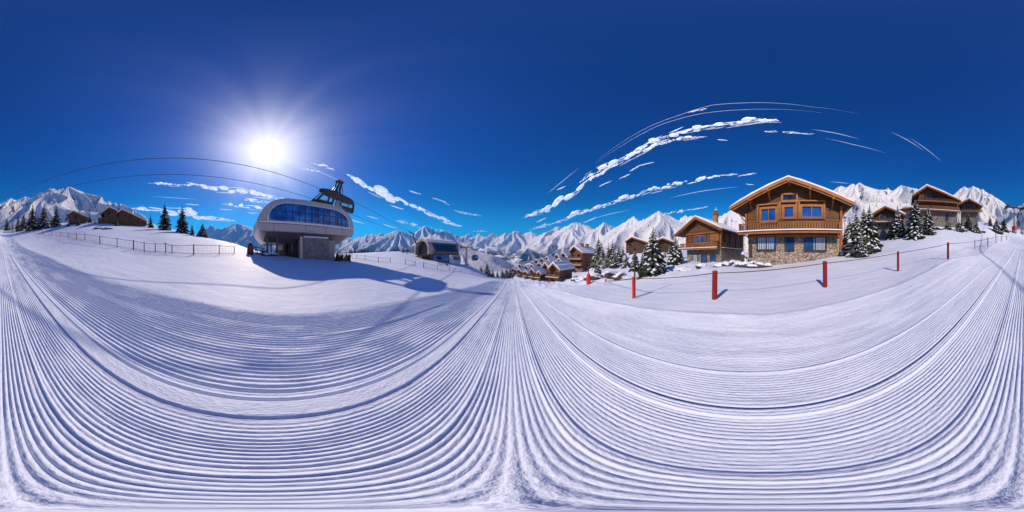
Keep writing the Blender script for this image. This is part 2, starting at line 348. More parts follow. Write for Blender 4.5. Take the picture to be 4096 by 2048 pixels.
def ground_base(x, y):
    x = np.asarray(x, float); y = np.asarray(y, float); r = np.hypot(x, y); k = np.minimum(1, 330/np.maximum(r, 1e-6))
    x = x*k; y = y*k; r = np.hypot(x, y)
    out = np.empty(x.size); xf, yf = x.ravel(), y.ravel(); a, c = warp(xf, yf)
    for i in range(0, x.size, 20000):
        s = slice(i, i+20000); d2 = (a[s][:, None]-wx[None])**2+(c[s][:, None]-wy[None])**2
        out[s] = tps(d2)@sol[:Nn]+sol[Nn]+a[s]*sol[Nn+1]+c[s]*sol[Nn+2]
    return out.reshape(x.shape)-1.7-0.105*y*np.minimum(1, 60/np.maximum(60, r))
def h2(i, j, s):
    v = np.sin(i*127.1+j*311.7+s*74.7)*43758.5453; return v-np.floor(v)
def vnoise(x, y, s=0):
    i, j = np.floor(x), np.floor(y); u, v = x-i, y-j; u = u*u*(3-2*u); v = v*v*(3-2*v)
    return (h2(i, j, s)*(1-u)+h2(i+1, j, s)*u)*(1-v)+(h2(i, j+1, s)*(1-u)+h2(i+1, j+1, s)*u)*v-0.5
def fbm(x, y, o=4, s=0, ridge=False):
    t = 0; a = 1; tot = 0
    for k in range(o):
        n = vnoise(x, y, s+k)
        if ridge: n = 0.5-2*np.abs(n)
        t = t+a*n; tot += a; a *= 0.5; x, y = x*2.03+11.3, y*2.03-7.1
    return t/tot
def sst(a, b, x): k = np.clip((x-a)/(b-a), 0, 1); return k*k*(3-2*k)
def ground_z(x, y):
    x = np.asarray(x, float); y = np.asarray(y, float); z = ground_base(x, y); r = np.hypot(x, y)
    off = np.maximum(sst(6.5, 11, x), sst(8, 13, -x-0.05*np.abs(y)))
    off = off*(1-0.75*sst(2, 8, -x)*(1-sst(24, 34, -x))*sst(-12, -6, y)*(1-sst(22, 32, y)))
    z = z+off*(0.32*fbm(x/5, y/5, 4, 3)+0.10*fbm(x/1.1, y/1.6, 3, 9))*np.minimum(1, r/12)
    z = z+0.05*fbm(x/2.5, y/6, 3, 5)*sst(3.5, 7, np.abs(x))
    z = z+0.95*sst(13, 18, x+0.5*y)*sst(0, 8, y)*(1-sst(40, 60, r))*fbm(x/2.6, y/2.6, 4, 21, True)
    return z
def gz(x, y): return float(ground_z(np.array([x]), np.array([y]))[0])

def axis(fine0, fine1, step, grow, lim):
    c = list(np.arange(fine0, fine1+1e-9, step)); s = max(step*2, 0.03); x = c[-1]
    while x < lim: x += s; s *= grow; c.append(x)
    s = max(step*2, 0.03); x = c[0]; neg = []
    while x > -lim: x -= s; s *= grow; neg.append(x)
    return np.array(neg[::-1]+c)
gx = axis(-5.4, 5.0, 0.0088, 1.055, 420); gy = axis(-3.5, 3.5, 0.1, 1.042, 420)
X, Y = np.meshgrid(gx, gy)
Z = ground_z(X, Y)
wob = 0.035*fbm(X/3.0, Y/5.0, 3, 31)+0.02*np.sin(Y*0.23+1)
Xw = X+wob
# groomer corduroy: fine in the middle and on the right, broad on the left
def ribs(x, per, sharp): s = 0.5+0.5*np.cos(2*pi*x/per); return s**sharp
var = np.clip(0.75+0.9*fbm(X/0.25, Y/4, 3, 41)+0.8*fbm(X/0.4, Y/0.8, 3, 43), 0.1, 1.45)
cen = sst(-1.08, -1.0, Xw)*(1-sst(4.1, 4.5, Xw))
lef = (1-sst(4.2, 5.2, -Xw))*(1-sst(-1.55, -1.42, Xw))
ph = Xw/0.049+1.1*fbm(X/0.30, Y/7, 2, 33)+0.5*fbm(X/0.8, Y/1.5, 3, 35)
gro = (0.5-0.5*np.cos(2*pi*ph))**2.2
wide = 0.45+0.55*(fbm(np.floor(ph)*0.37+0.5, Y/6, 2, 37)+0.5)*1.6
amp_c = np.where(Xw > 1.3, 0.013, 0.021)*np.clip(wide, 0.1, 1.4)
Z = Z - cen*amp_c*np.clip(var, 0.4, 1.3)*gro
phl = Xw/0.100+0.35*fbm(X/0.5, Y/5, 3, 39)
Z = Z - lef*0.040*np.clip(var, 0.6, 1.2)*(1-(0.5+0.5*np.cos(2*pi*phl))**0.8)
Z = Z + (cen*0.0045+lef*0.003)*fbm(Xw/0.028, Y/0.9, 2, 47)
Z = Z + 0.008*fbm(Xw/0.16, Y/9, 2, 48)*cen*np.exp(-np.abs(X)/3)
# pass seams: smooth raised strips with a sharp edge
def strip(x0, x1, h, e=0.02): return h*sst(x0-e, x0+e, Xw)*(1-sst(x1-e, x1+e, Xw))
Z = Z + strip(-1.36, -1.10, 0.03) + strip(1.10, 1.25, 0.03) + strip(1.93, 1.99, 0.02) + strip(0.30, 0.41, 0.018) + strip(-0.42, -0.36, 0.012) - strip(-1.42, -1.36, 0.035, 0.015) - strip(1.25, 1.285, 0.03, 0.01)
Z = Z + (0.04+0.06*fbm(X/0.4, Y/0.5, 3, 61))*np.exp(-((X-4.4-0.4*fbm(Y/9, Y*0, 2, 8))/0.14)**2)
# small crumbs of snow
cr = fbm(X/0.05, Y/0.16, 2, 71); crm = np.exp(-((Xw+1.16)/0.12)**2)+np.exp(-((Xw+0.75)/0.04)**2)+0.8*np.exp(-((Xw-0.62)/0.03)**2)
Z = Z + crm*np.maximum(0, cr-0.15)*0.05*np.exp(-np.abs(Y)/6)
tk = X+3.3-0.12*fbm(Y/2.0, X*0, 2, 77); Z = Z + (0.035*np.exp(-(tk/0.035)**2)-0.035*np.exp(-((tk-0.09)/0.04)**2))*sst(0.6, 1.6, Y)*(1-sst(7, 10, Y))
rr = np.hypot(X, Y); Z = Z - sst(290, 400, rr)*8
ny, nx = X.shape
def grid_mesh(name, X, Y, Z, mat, wrap=False, smooth=True):
    ny, nx = X.shape; me = bpy.data.meshes.new(name)
    co = np.stack([X, Y, Z], -1).reshape(-1, 3).astype(np.float32)
    i, j = np.meshgrid(np.arange(nx if wrap else nx-1), np.arange(ny-1)); i2 = (i+1) % nx
    q = np.stack([j*nx+i, j*nx+i2, (j+1)*nx+i2, (j+1)*nx+i], -1).reshape(-1, 4)
    me.vertices.add(len(co)); me.vertices.foreach_set('co', co.ravel())
    me.loops.add(q.size); me.loops.foreach_set('vertex_index', q.ravel().astype(np.int32))
    me.polygons.add(len(q)); me.polygons.foreach_set('loop_start', (np.arange(len(q))*4).astype(np.int32)); me.polygons.foreach_set('loop_total', np.full(len(q), 4, np.int32))
    me.polygons.foreach_set('use_smooth', np.full(len(q), smooth)); me.materials.append(mat); me.update(); me.validate()
    o = bpy.data.objects.new(name, me); COL.objects.link(o); return o
tag(grid_mesh('snow_ground', X, Y, Z, M['snow']), kind='structure')

# ------------------------------------------------------------------ mountains and valley
PK = [ # px, py, distance, slope
 (45,792,2300,.75),(100,784,2300,.8),(160,770,2300,.8),(200,752,2200,.8),(216,752,2200,.8),(275,745,2100,.75),(330,765,2200,.8),(362,781,2300,.85),(390,790,2300,.85),(432,803,2400,.85),(478,814,2500,.9),(505,830,2500,.9),
 (845,901,9000,.62),(888,918,8000,.6),(947,891,7500,.55),(992,908,7000,.6),(1015,930,5500,.6),(1440,946,7500,.5),(1468,937,7000,.55),(1490,935,7000,.6),(1522,931,6800,.6),(1556,936,6500,.6),(1585,921,6500,.55),(1601,923,6400,.55),(1400,952,8500,.5),(1350,960,8500,.5),
 (1650,940,8000,.6),(1700,903,8200,.62),(1722,938,6500,.6),(1778,922,3900,.60),(1760,950,3600,.6),(1852,944,13000,.6),(1876,936,14000,.6),(1918,935,13000,.6),(1945,946,12000,.6),(1969,933,12000,.62),(1996,946,11500,.6),
 (2023,931,11000,.6),(2063,922,10500,.55),(2090,937,10500,.6),(2125,924,10500,.6),(2160,938,9500,.6),(2190,925,9000,.6),(2229,905,8500,.62),(2260,920,8000,.6),(2290,912,6800,.6),(2303,887,7500,.62),(2325,897,7500,.6),(2347,902,7500,.6),(2380,915,7000,.6),
 (2416,890,6000,.66),(2450,912,6500,.6),(2485,905,6000,.6),(2535,865,5000,.68),(2575,892,5200,.7),(2600,872,4600,.75),(2636,842,4200,.70),(2668,858,4300,.75),(2690,878,4600,.7),(2742,858,5200,.95),(2765,862,5200,.9),(2800,880,5200,.7),
 (2925,838,3400,.8),(2960,838,3400,.8),(3362,742,2600,.85),(3385,748,2600,.85),(3412,735,2500,.85),(3437,732,2400,.72),(3480,768,2600,.8),(3551,752,2900,.8),(3603,743,2700,.72),(3639,766,2900,.8),(3050,850,4000,.8),(3250,820,4000,.8),(3700,790,3200,.8),(3760,790,3200,.8),
 (3858,746,2500,1.0),(3872,752,2500,1.0),(3893,744,2450,1.0),(3930,756,2450,1.05),(3962,775,2450,.95),(3990,800,2500,.9),(4020,830,2600,.9),(4060,850,3800,.7),(4090,842,3800,.7),
 (1800,975,1700,.36),(1985,985,5200,.5),(1950,990,4800,.5),(2110,990,4500,.5)]
nl, nr = 1900, 330
lon = np.linspace(-pi, pi, nl, endpoint=False); rr1 = np.geomspace(170, 17500, nr)
LN, RR = np.meshgrid(lon, rr1); MX, MY = RR*np.sin(LN), RR*np.cos(LN)
fwd = np.clip((np.cos(LN)+0.3)/1.3, 0, 1)
base = -130*fwd+np.maximum(0, RR-4800)*0.05*fwd - 10*(1-fwd)
base = base+40*fbm(MX/900, MY/900, 5, 3)*sst(400, 2500, RR)
H = base.copy()
for i, (px, py, r, k) in enumerate(PK):
    a = R(LON(px)); x0, y0 = r*sin(a), r*cos(a); Hz = r*tan(R(LAT(py)))
    dx, dy = MX-x0, MY-y0; d = np.hypot(dx, dy)
    msk = d < (Hz+500)/k*1.9
    dx, dy, d = dx[msk], dy[msk], d[msk]; th = np.arctan2(dy, dx)
    rs = random.Random(i*7+1); p1, p2, p3, p4 = [rs.uniform(0, 6.28) for _ in range(4)]
    wv = 0.6*np.sin(d/(r*0.045)+p1)+1.2*fbm(dx/600+i, dy/600, 3, i)
    g = 0.5*np.abs(np.sin(1.5*th+p2+0.35*wv))+0.3*np.abs(np.sin(4*th+p3+0.8*wv))+0.2*np.abs(np.sin(9.5*th+p4+1.4*wv))
    zz = Hz-k*d*(0.58+1.0*g)
    zz = zz-0.00000*d
    H[msk] = np.maximum(H[msk], zz)
rise = np.clip((H-base)/400, 0, 1)
H = H+rise*RR*0.013*fbm(MX/260, MY/260, 5, 50, True)+rise*RR*0.0028*fbm(MX/70, MY/70, 3, 60)
near = ground_base(MX, MY)-1.2
w = sst(230, 950, RR); H = near*(1-w)+H*w
H = np.where(RR > 17000, H-300, H)
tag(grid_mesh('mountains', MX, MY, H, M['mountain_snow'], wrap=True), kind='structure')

def far_z(px, r):
    i = int(((LON(px)+180)/360*nl)) % nl; j = int(np.argmin(np.abs(rr1-r))); return float(H[j, i])

# ------------------------------------------------------------------ chalets
class Frame:                      # facade frame: u to the right, v away from the camera, plane v = D faces it
    def __init__(s, n, D): s.n, s.D = n, D; a = R(n); s.V = Vector((sin(a), cos(a), 0)); s.U = Vector((sin(a+pi/2), cos(a+pi/2), 0))
    def q(s, px, py, D=None):
        D = D or s.D; a = R(LON(px)-s.n); return D*tan(a), D/cos(a)*tan(R(LAT(py)))
    def root(s, name, u, v, z): return empty(name, s.U*u+s.V*v+Vector((0, 0, z)), -R(s.n))
    def rect(s, l, r, t, b, D=None):
        m = (l+r)/2; ul = s.q(l, t, D)[0]; ur = s.q(r, t, D)[0]; return ul, ur, s.q(m, b, D)[1], s.q(m, t, D)[1]

def window(root, off, rc, v, cols=1, glass='glass_blue', trim='wood_trim', tw=0.13, curtain=False, rows=1, proud=0.10):
    l, r, b, t = rc; f = MB(off)
    f.box(l-tw, l, v-proud, v+0.05, b-tw, t+tw); f.box(r, r+tw, v-proud, v+0.05, b-tw, t+tw)
    f.box(l, r, v-proud, v+0.05, t, t+tw); f.box(l-tw*0.8, r+tw*0.8, v-proud-0.08, v-proud, b-tw, b-tw*0.3); f.box(l, r, v-proud, v+0.05, b-tw, b)
    for i in range(1, cols):
        c = l+(r-l)*i/cols; f.box(c-0.035, c+0.035, v-proud*0.8, v+0.02, b, t)
    for i in range(1, rows):
        c = b+(t-b)*i/rows; f.box(l, r, v-proud*0.7, v+0.02, c-0.025, c+0.025)
    w = f.build('window', M[trim], root)
    g = MB(off); g.box(l+0.003, r-0.003, v-0.03, v+0.01, b+0.003, t-0.003); g.build('pane', M[glass], w)
    if curtain:
        cm = MB(off); n = 9; span = (r-l)*0.55 if curtain == 'r' else (r-l)*0.9; x0 = r-span-0.05 if curtain == 'r' else l+(r-l)*0.05
        for i in range(n):
            a = x0+span*i/n; cm.box(a, a+span/n*0.55, v-0.038, v-0.032, b+0.03, t-0.03)
        cm.build('curtain', M['curtain'], w)
    return w

def balcony(root, off, l, r, D, dep, zf, rh, snow=True, beam=0.3, bal=0.16, rail='wood_rail'):
    f = MB(off); f.box(l, r, D-dep, D-0.003, zf-beam*0.5, zf); f.box(l-0.05, r+0.05, D-dep-0.08, D-dep, zf-beam, zf-0.003)
    b = f.build('balcony', M['wood_trim'], root)
    g = MB(off); rnd = random.Random(int(l*100))
    g.box(l, r, D-dep-0.03, D-dep+0.07, zf+rh-0.09, zf+rh); g.box(l, r, D-dep, D-dep+0.05, zf+0.08, zf+0.15)
    x = l+0.02
    while x < r-0.1:
        g.box(x, x+bal*0.46, D-dep+0.005, D-dep+0.035, zf+0.1, zf+rh-0.04); x += bal*rnd.uniform(0.92, 1.08)
    for x in (l, r-0.09): g.box(x, x+0.09, D-dep-0.01, D-dep+0.08, zf, zf+rh+0.03)
    for x in (l, r-0.05):
        g.box(x, x+0.05, D-dep+0.09, D-0.01, zf+rh-0.08, zf+rh-0.01)
        y = D-dep+0.12
        while y < D-0.1: g.box(x+0.01, x+0.04, y, y+0.08, zf+0.02, zf+rh-0.08); y += 0.16
    g.build('railing', M[rail], b)
    if snow:
        s = MB(off); s.box(l-0.08, r+0.08, D-dep-0.22, D-dep-0.012, zf-0.03, zf+0.07)
        s.build('snow_cover', M['roof_snow'], b)
    return b

def house(name, label, cat, F, wall, apex, eL, eR, zb, depth, over=1.0, zst=None, wood='wood_wall', stn='stone_warm', wins=(), sts=0.14, group=None, trimw=0.24, thick=0.2, back=0.6, rootz=None):
    if sts == 0.14: sts = 0.34
    uL, uR = wall; D = F.D; u0 = (uL+uR)/2; zr = zb
    root = F.root(name, u0, D, zr); off = (u0, D, zr); tag(root, label, cat, group)
    def under(u):
        (a, za), (b, zb_) = ((eL, apex) if u < apex[0] else (apex, eR)); return za+(zb_-za)*(u-a)/(b-a)-thick
    zs = zst if zst is not None else zb
    w = MB(off); w.prism([(uL, zs), (uR, zs), (uR, under(uR)), (apex[0], apex[1]-thick), (uL, under(uL))], D, D+depth); w.build('wall', M[wood], root)
    if zst is not None:
        w = MB(off); w.box(uL+0.03, uR-0.03, D+0.03, D+depth-0.03, zb-1.2, zs-0.003); w.build('stone_wall', M[stn], root)
    rf = MB(off)
    rf.prism([(eL[0], eL[1]-thick), (apex[0], apex[1]-thick), (eR[0], eR[1]-thick), (eR[0], eR[1]), (apex[0], apex[1]), (eL[0], eL[1])], D-over, D+depth+back)
    rfo = rf.build('roof', M['wood_soffit'], root)
    bb = MB(off); h = trimw
    bb.prism([(eL[0]-0.03, eL[1]-h), (apex[0], apex[1]-h), (eR[0]+0.03, eR[1]-h), (eR[0]+0.03, eR[1]+0.03), (apex[0], apex[1]+0.04), (eL[0]-0.03, eL[1]+0.03)], D-over-0.09, D-over-0.004)
    bb.prism([(eL[0]+0.25, eL[1]-h*1.55+0.1), (apex[0], apex[1]-h*1.62), (eR[0]-0.25, eR[1]-h*1.55+0.1), (eR[0]-0.2, eR[1]-h*0.9), (apex[0], apex[1]-h*0.98), (eL[0]+0.2, eL[1]-h*0.9)], D-over+0.05, D-over+0.16)
    bb.build('barge_board', M['wood_trim'], rfo)
    s = MB(off); k = sts; N = 10; rnd = random.Random(int(abs(uL*10)))
    top = []
    for i in range(2*N+1):
        f = i/N-1
        u, z = (eL[0]+(apex[0]-eL[0])*(i/N), eL[1]+(apex[1]-eL[1])*(i/N)) if i <= N else (apex[0]+(eR[0]-apex[0])*(i/N-1), apex[1]+(eR[1]-apex[1])*(i/N-1))
        e = 1-abs(f)**6*0.65; top.append((u*1.0, z+0.035+k*e*rnd.uniform(0.8, 1.15)))
    bot = [(eR[0], eR[1]+0.012), (apex[0], apex[1]+0.014), (eL[0], eL[1]+0.012)]
    vv0, vv1 = D-over-0.06, D+depth+back
    s.prism(bot+top, vv0, vv1); s.build('snow_cover', M['roof_snow'], rfo)
    for wn in wins:
        rc = wn[0]; kw = dict(wn[1]) if len(wn) > 1 else {}
        window(root, off, rc, D, **kw)
    return root, off, rfo

# main chalet
F = Frame(104, 17.5)
root, off, rfo = house('chalet', 'large chalet of wood over pale stone with a long balcony, nearest of all', 'chalet', F, (-6.75, 3.45), (-1.95, 8.6), (-8.45, 5.6), (4.75, 5.75), -1.2, 10.5, 1.25, 2.3, trimw=0.34, thick=0.24, sts=0.22,
    wins=[(F.rect(3048,3102,837,883), dict(cols=2, tw=0.26, proud=0.2)), (F.rect(3139,3173,830,868), dict(cols=1, tw=0.3, proud=0.22, curtain=False)), (F.rect(3209,3284,828,868), dict(cols=2, tw=0.26, proud=0.2)),
          (F.rect(3133,3185,780,801), dict(cols=1, glass='glass_dark', tw=0.2, proud=0.16)),
          (F.rect(3030,3101,950,998), dict(cols=2, trim='dark_wood', tw=0.1, curtain='l')), (F.rect(3142,3174,950,999), dict(trim='dark_wood', tw=0.1)), (F.rect(3219,3303,949,1001), dict(cols=2, trim='dark_wood', tw=0.1, curtain='r'))])
balcony(root, off, -7.35, 3.3, 17.5, 1.2, 2.66, 0.88, beam=0.34, bal=0.27)
f = MB(off)   # timber posts, cross beams and the big window surrounds
f.box(3.46, 3.72, 17.2, 17.6, 0.2, 5.55); f.box(-6.98, -6.76, 17.2, 17.6, 2.66, 4.9); f.box(-6.75, 3.45, 17.32, 17.49, 2.05, 2.3)
f.box(-6.7, 3.4, 17.36, 17.497, 3.86, 3.98)
for u in (-4.02, -2.72, -1.17, 0.02): pass
for l, r, b, tt in (F.rect(3033,3114,822,889), F.rect(3122,3187,812,880), F.rect(3197,3297,808,879)):
    for x in (l, r): f.box(x-0.09, x+0.09, 17.22, 17.495, b+0.05, tt)
    f.box(l-0.15, r+0.15, 17.18, 17.494, tt, tt+0.14)
f.build('timber_frame', M['wood_trim'], root)
f = MB(off)
for u in (-6.2, -4.1, 0.25, 2.6):
    zt = 8.6-(abs(u+1.95))*0.45-0.26
    f = MB(off); f.box(u-0.11, u+0.11, 16.2, 17.5, zt-0.28, zt-0.02); f.bar((u, 17.48, zt-1.0), (u, 16.5, zt-0.3), 0.13, 0.13); f.build('purlin', M['wood_trim'], root)
f = MB(off); f.box(-2.06, -1.84, 16.2, 17.5, 8.05, 8.32); f.build('purlin', M['wood_trim'], root)
f = MB(off); f.bar((-6.9, 17.2, 3.9), (-7.9, 17.1, 5.25), 0.14); f.build('brace', M['wood_trim'], root)
f = MB(off); f.bar((3.6, 17.2, 4.1), (4.35, 17.1, 5.35), 0.14); f.build('brace', M['wood_trim'], root)
f = MB(off)
for rc in (F.rect(2996,3023,951,977), F.rect(3105,3138,951,977), F.rect(3179,3214,951,977), F.rect(3308,3350,950,977)):
    f = MB(off); f.box(rc[0], rc[1], 17.49, 17.53, rc[2], rc[3]); f.build('stone_lintel', M['stone_grey'], root)
f = MB(off); f.box(-6.6, -6.2, 17.51, 17.7, -0.2, 2.0); f.build('side_door', M['dark_wood'], root)

# left chalet, further back
F = Frame(104, 22)
root, off, rfo = house('chalet', 'smaller wooden chalet with brown chimney, just left of the largest chalet', 'chalet', F, (-20.2, -12.9), (-17.4, 6.75), (-22.6, 3.95), (-12.2, 4.15), -1.25, 9, 1.0, 1.2, stn='stone_grey', trimw=0.3, sts=0.22,
    wins=[(F.rect(2780,2798,945,976), dict(tw=0.14, proud=0.12)), (F.rect(2803,2822,945,976), dict(tw=0.14, proud=0.12)), (F.rect(2836,2847,945,977), dict(tw=0.14, proud=0.12)),
          (F.rect(2773,2791,1019,1046), dict(trim='dark_wood', tw=0.1, curtain='l')), (F.rect(2807,2826,1019,1050), dict(trim='dark_wood', tw=0.1)), (F.rect(2842,2860,1019,1050), dict(trim='dark_wood', tw=0.1))])
balcony(root, off, -20.9, -13.1, 22, 1.0, 1.35, 0.85, bal=0.26)
f = MB(off); f.box(-13.02, -12.84, 21.8, 22.03, 1.2, 3.9); f.box(-20.26, -20.08, 21.8, 22.03, 1.2, 3.9); f.box(-20.1, -13.1, 21.84, 21.996, 3.75, 3.98)
f.box(-14.9, -13.35, 21.9, 21.997, 2.4, 3.6); f.bar((-12.88, 21.9, 2.9), (-12.3, 21.2, 3.9), 0.12)
f.build('timber_frame', M['wood_trim'], root)
f = MB(off)
for v in (23.2, 25.0, 27.2, 29.6): f.box(-12.897, -12.80, v-0.09, v+0.09, 1.2, 4.0)
f.box(-12.897, -12.82, 23.3, 30.9, 3.7, 3.86); f.box(-12.897, -12.76, 22.1, 31, 1.16, 1.3)
f.build('side_timber', M['wood_dark'], root)
f = MB(off); f.box(-12.85, -12.55, 22.1, 31, 1.302, 1.36); f.build('ledge_snow', M['roof_snow'], root)
c = MB(off); c.tube([(-16.2, 25.5, 5.7), (-16.2, 25.5, 7.75)], [0.5, 0.55], 10); c.tube([(-16.2, 25.5, 7.75), (-16.2, 25.5, 7.87)], 0.7, 10)
ch = c.build('chimney', M['chimney_brick'], rfo)
c = MB(off); c.tube([(-16.1, 25.5, 8.0), (-16.15, 25.5, 8.5), (-16.2, 25.5, 9.3)], [0.5, 0.42, 0.06], 8); c.blob((-16.1, 25.5, 8.06), (0.5, 0.5, 0.22), 3)
c.bar((-16.2, 25.5, 7.86), (-16.2, 25.5, 8.1), 0.1)
c.build('chimney_cowl', M['snowy_rock'], ch)

# hillside chalets on the right behind
def pixhouse(name, label, cat, n, D, wl, wr, ap, el_, er_, pyb, depth, over=0.8, pst=None, wins=(), **kw):
    F = Frame(n, D); Dr = D-over
    a, l, r = F.q(*ap, Dr), F.q(*el_, Dr), F.q(*er_, Dr)
    m = (wl+wr)/2; zb = F.q(m, pyb)[1]; zst = F.q(m, pst)[1] if pst else None
    W = [(F.rect(*w[:4]), w[4] if len(w) > 4 else {}) for w in wins]
    return (F,)+house(name, label, cat, F, (F.q(wl, pyb)[0], F.q(wr, pyb)[0]), a, l, r, zb, depth, over, zst, wins=W, **kw)
F, root, off, rfo = pixhouse('chalet', 'tall brown chalet on grey stone base, highest on the slope behind snowy firs', 'chalet', 138, 35, 3676, 3830, (3708,742), (3649,781), (3843,801), 912, 9, 1.3, 843,
    wins=[(3690,3722,782,799,dict(cols=2,glass='glass_dark',tw=0.1)),(3728,3750,780,799,dict(glass='glass_dark',tw=0.1,trim='wood_dark')),(3768,3780,818,832,dict(glass='glass_dark',tw=0.08)),(3795,3806,822,842,dict(glass='glass_dark',tw=0.08)),(3812,3820,828,850,dict(glass='glass_dark',tw=0.08)),(3785,3793,855,880,dict(glass='glass_dark',tw=0.08,trim='dark_wood')),(3772,3790,795,806,dict(glass='glass_dark',tw=0.08))], stn='stone_grey')
l, z = F.q(3670, 806); r, _ = F.q(3838, 806); balcony(root, off, l, r, F.D, 1.1, z, 0.55, beam=0.25, snow=False, rail='wood_dark')
l, z = F.q(3676, 843); r, _ = F.q(3834, 843); balcony(root, off, l, r, F.D, 0.9, F.q(3740, 843)[1], 0.9, beam=0.25)
F, root, off, rfo = pixhouse('chalet', 'narrow tower-like chalet with small snowy gable roof, right of the tall brown chalet', 'chalet', 155, 41, 3848, 3912, (3876,794), (3832,816), (3930,824), 910, 6, 1.2, 842,
    wins=[(3858,3896,822,838,dict(cols=3,glass='glass_dark',tw=0.14))], stn='stone_grey')
l, z = F.q(3845, 846); r, _ = F.q(3926, 846); balcony(root, off, l, r, F.D, 0.8, z, 0.4, beam=0.25, snow=False)
F, root, off, rfo = pixhouse('chalet', 'low wide-roofed chalet with lit timber front, half hidden behind fir trees', 'chalet', 132, 29, 3502, 3612, (3540,824), (3486,857), (3622,858), 945, 8, 1.1, 893,
    wins=[(3519,3538,861,877,dict(glass='glass_dark')),(3543,3564,861,877,dict(glass='glass_dark'))], stn='stone_grey')
l, z = F.q(3494, 892); r, _ = F.q(3580, 892); balcony(root, off, l, r, F.D, 1.0, F.q(3540, 891)[1], 0.75, beam=0.2, rail='wood_dark')
F, root, off, rfo = pixhouse('stone_house', 'plain grey stone house with flat snowy roof between two hillside chalets', 'house', 141, 37, 3605, 3690, (3640,828), (3598,838), (3700,836), 925, 6, 0.6, 840, stn='stone_grey', wood='wood_dark')
# cabins on the hill behind the big fir
F, root, off, rfo = pixhouse('cabin', 'brown log cabin with snowy roof on the hill left of the biggest fir', 'cabin', 60, 42, 2504, 2594, (2527,948), (2500,966), (2602,973), 1012, 8, 0.8, wins=[(2515,2530,975,986,dict(glass='glass_dark',tw=0.08))], sts=0.3, wood='wood_dark')
F, root, off, rfo = pixhouse('cabin', 'dark log cabin with thick snow on its roof, between the firs beside the chimney chalet', 'cabin', 50, 44, 2636, 2698, (2650,952), (2625,962), (2705,972), 1010, 8, 0.8, wins=[(2662,2670,978,987,dict(glass='glass_dark',tw=0.08))], sts=0.4, wood='wood_dark')
# barns up on the left hill
pixhouse('barn', 'small weathered barn with a snowy sloping roof, alone left of the larger barns', 'barn', -152, 58, 276, 345, (292,845), (271,858), (353,870), 893, 8, 0.6, wood='wood_barn', wins=[(300,306,863,872,dict(glass='glass_dark',tw=0.05,trim='wood_dark'))], sts=0.42, trimw=0.3)
F, root, off, rfo = pixhouse('barn', 'tall weathered barn with steep gable, middle one of the three hill barns', 'barn', -140, 54, 417, 470, (436,829), (403,855), (478,848), 892, 9, 0.6, wood='wood_barn', wins=[(428,440,849,857,dict(glass='glass_dark',tw=0.05,trim='wood_dark'))], sts=0.42, trimw=0.3)
f = MB(off); u0, z0 = F.q(392, 893); u1, _ = F.q(415, 893); f.box(u0, u1-0.02, 54.5, 60, z0-1, z0+2.0); f.build('lean_to', M['wood_barn'], root)
pixhouse('barn', 'long weathered barn with a snowy roof falling to the right', 'barn', -131, 52, 476, 582, (489,839), (468,852), (588,886), 905, 9, 0.6, wood='wood_barn', wins=[(548,553,875,888,dict(glass='glass_dark',tw=0.05,trim='wood_dark')),(497,506,860,868,dict(glass='glass_dark',tw=0.05,trim='wood_dark'))], sts=0.45, trimw=0.3)

# valley village --------------------------------------------------------------
def village(label, n, r, l, rt, apx, apy, ly, ry, base, corner, wood='wood_dark', st=0.5, storeys=1, chim=0, group='snow-roofed chalets of the village'):
    """gable end between px l..corner, long side running back to px rt"""
    n = LON(corner)+36+n; r = r*cos(R(36)); F = Frame(n, r); wd_ = F.q(corner, base)[0]-F.q(l, base)[0]
    ul, ur = F.q(l, base)[0], F.q(corner, base)[0]; zb = F.q((l+corner)/2, base)[1]
    a = F.q(apx, apy, r-0.8); el_ = F.q(l-3, ly, r-0.8); er_ = F.q(corner+4, ry, r-0.8)
    al = R(LON(rt)-n); dep = max(3.0, min(16, ur/tan(al)-r)) if abs(tan(al)) > 1e-3 and ur*tan(al) > 0 else 8
    W = []
    k = 0
    H_ = min(el_[1], er_[1])-zb
    for s in range(storeys):
        b0 = zb+H_*(s+0.35)/storeys; t0 = zb+H_*(s+0.85)/storeys
        for j in range(2 if wd_ < 7 else 3):
            nn_ = 2 if wd_ < 7 else 3; x0 = ul+wd_*(j+0.25)/nn_; W.append(((x0, x0+wd_*0.5/nn_, b0, t0), dict(glass='glass_dark', tw=0.12)))
    root, off, rfo = house('chalet', label, 'chalet', F, (ul, ur), a, el_, er_, zb, dep, 1.0, zb+0.12*H_, wood=wood, stn='stone_grey', wins=W, sts=st, trimw=0.35, group=group)
    for s in range(1, storeys): balcony(root, off, ul-0.4, ur+0.3, r, 1.1, zb+H_*s/storeys, 0.8, beam=0.3, bal=0.3)
    if storeys == 1 and r < 120: balcony(root, off, ul-0.3, ur+0.2, r, 0.9, zb+H_*0.28, 0.7, beam=0.25, bal=0.3)
    for c in range(chim):
        m_ = MB(off); y = r+dep*(0.35+0.35*c); m_.tube([(a[0]+0.7, y, a[1]-0.6), (a[0]+0.7, y, a[1]+1.0)], [0.75, 0.75], 8); m_.tube([(a[0]+0.7, y, a[1]+1.0), (a[0]+0.7, y, a[1]+1.3)], [0.75, 1.15], 8); m_.build('chimney', M['chimney_brick'], rfo)
    return root
village('biggest village chalet with tall balconied gable and two chimneys', 2, 62, 2280, 2384, 2296, 985, 1006, 1012, 1082, 2328, 'wood_wall', 0.6, 3, 2)
village('wide village chalet with rounded snowy roof, nearest to the piste edge', -4, 46, 2194, 2288, 2213, 1053, 1078, 1082, 1118, 2238, 'wood_wall', 0.5, 1)
village('village chalet tucked against the left of the wide rounded-roof chalet', -6, 55, 2172, 2205, 2180, 1051, 1070, 1074, 1106, 2194, 'wood_wall', 0.45, 1)
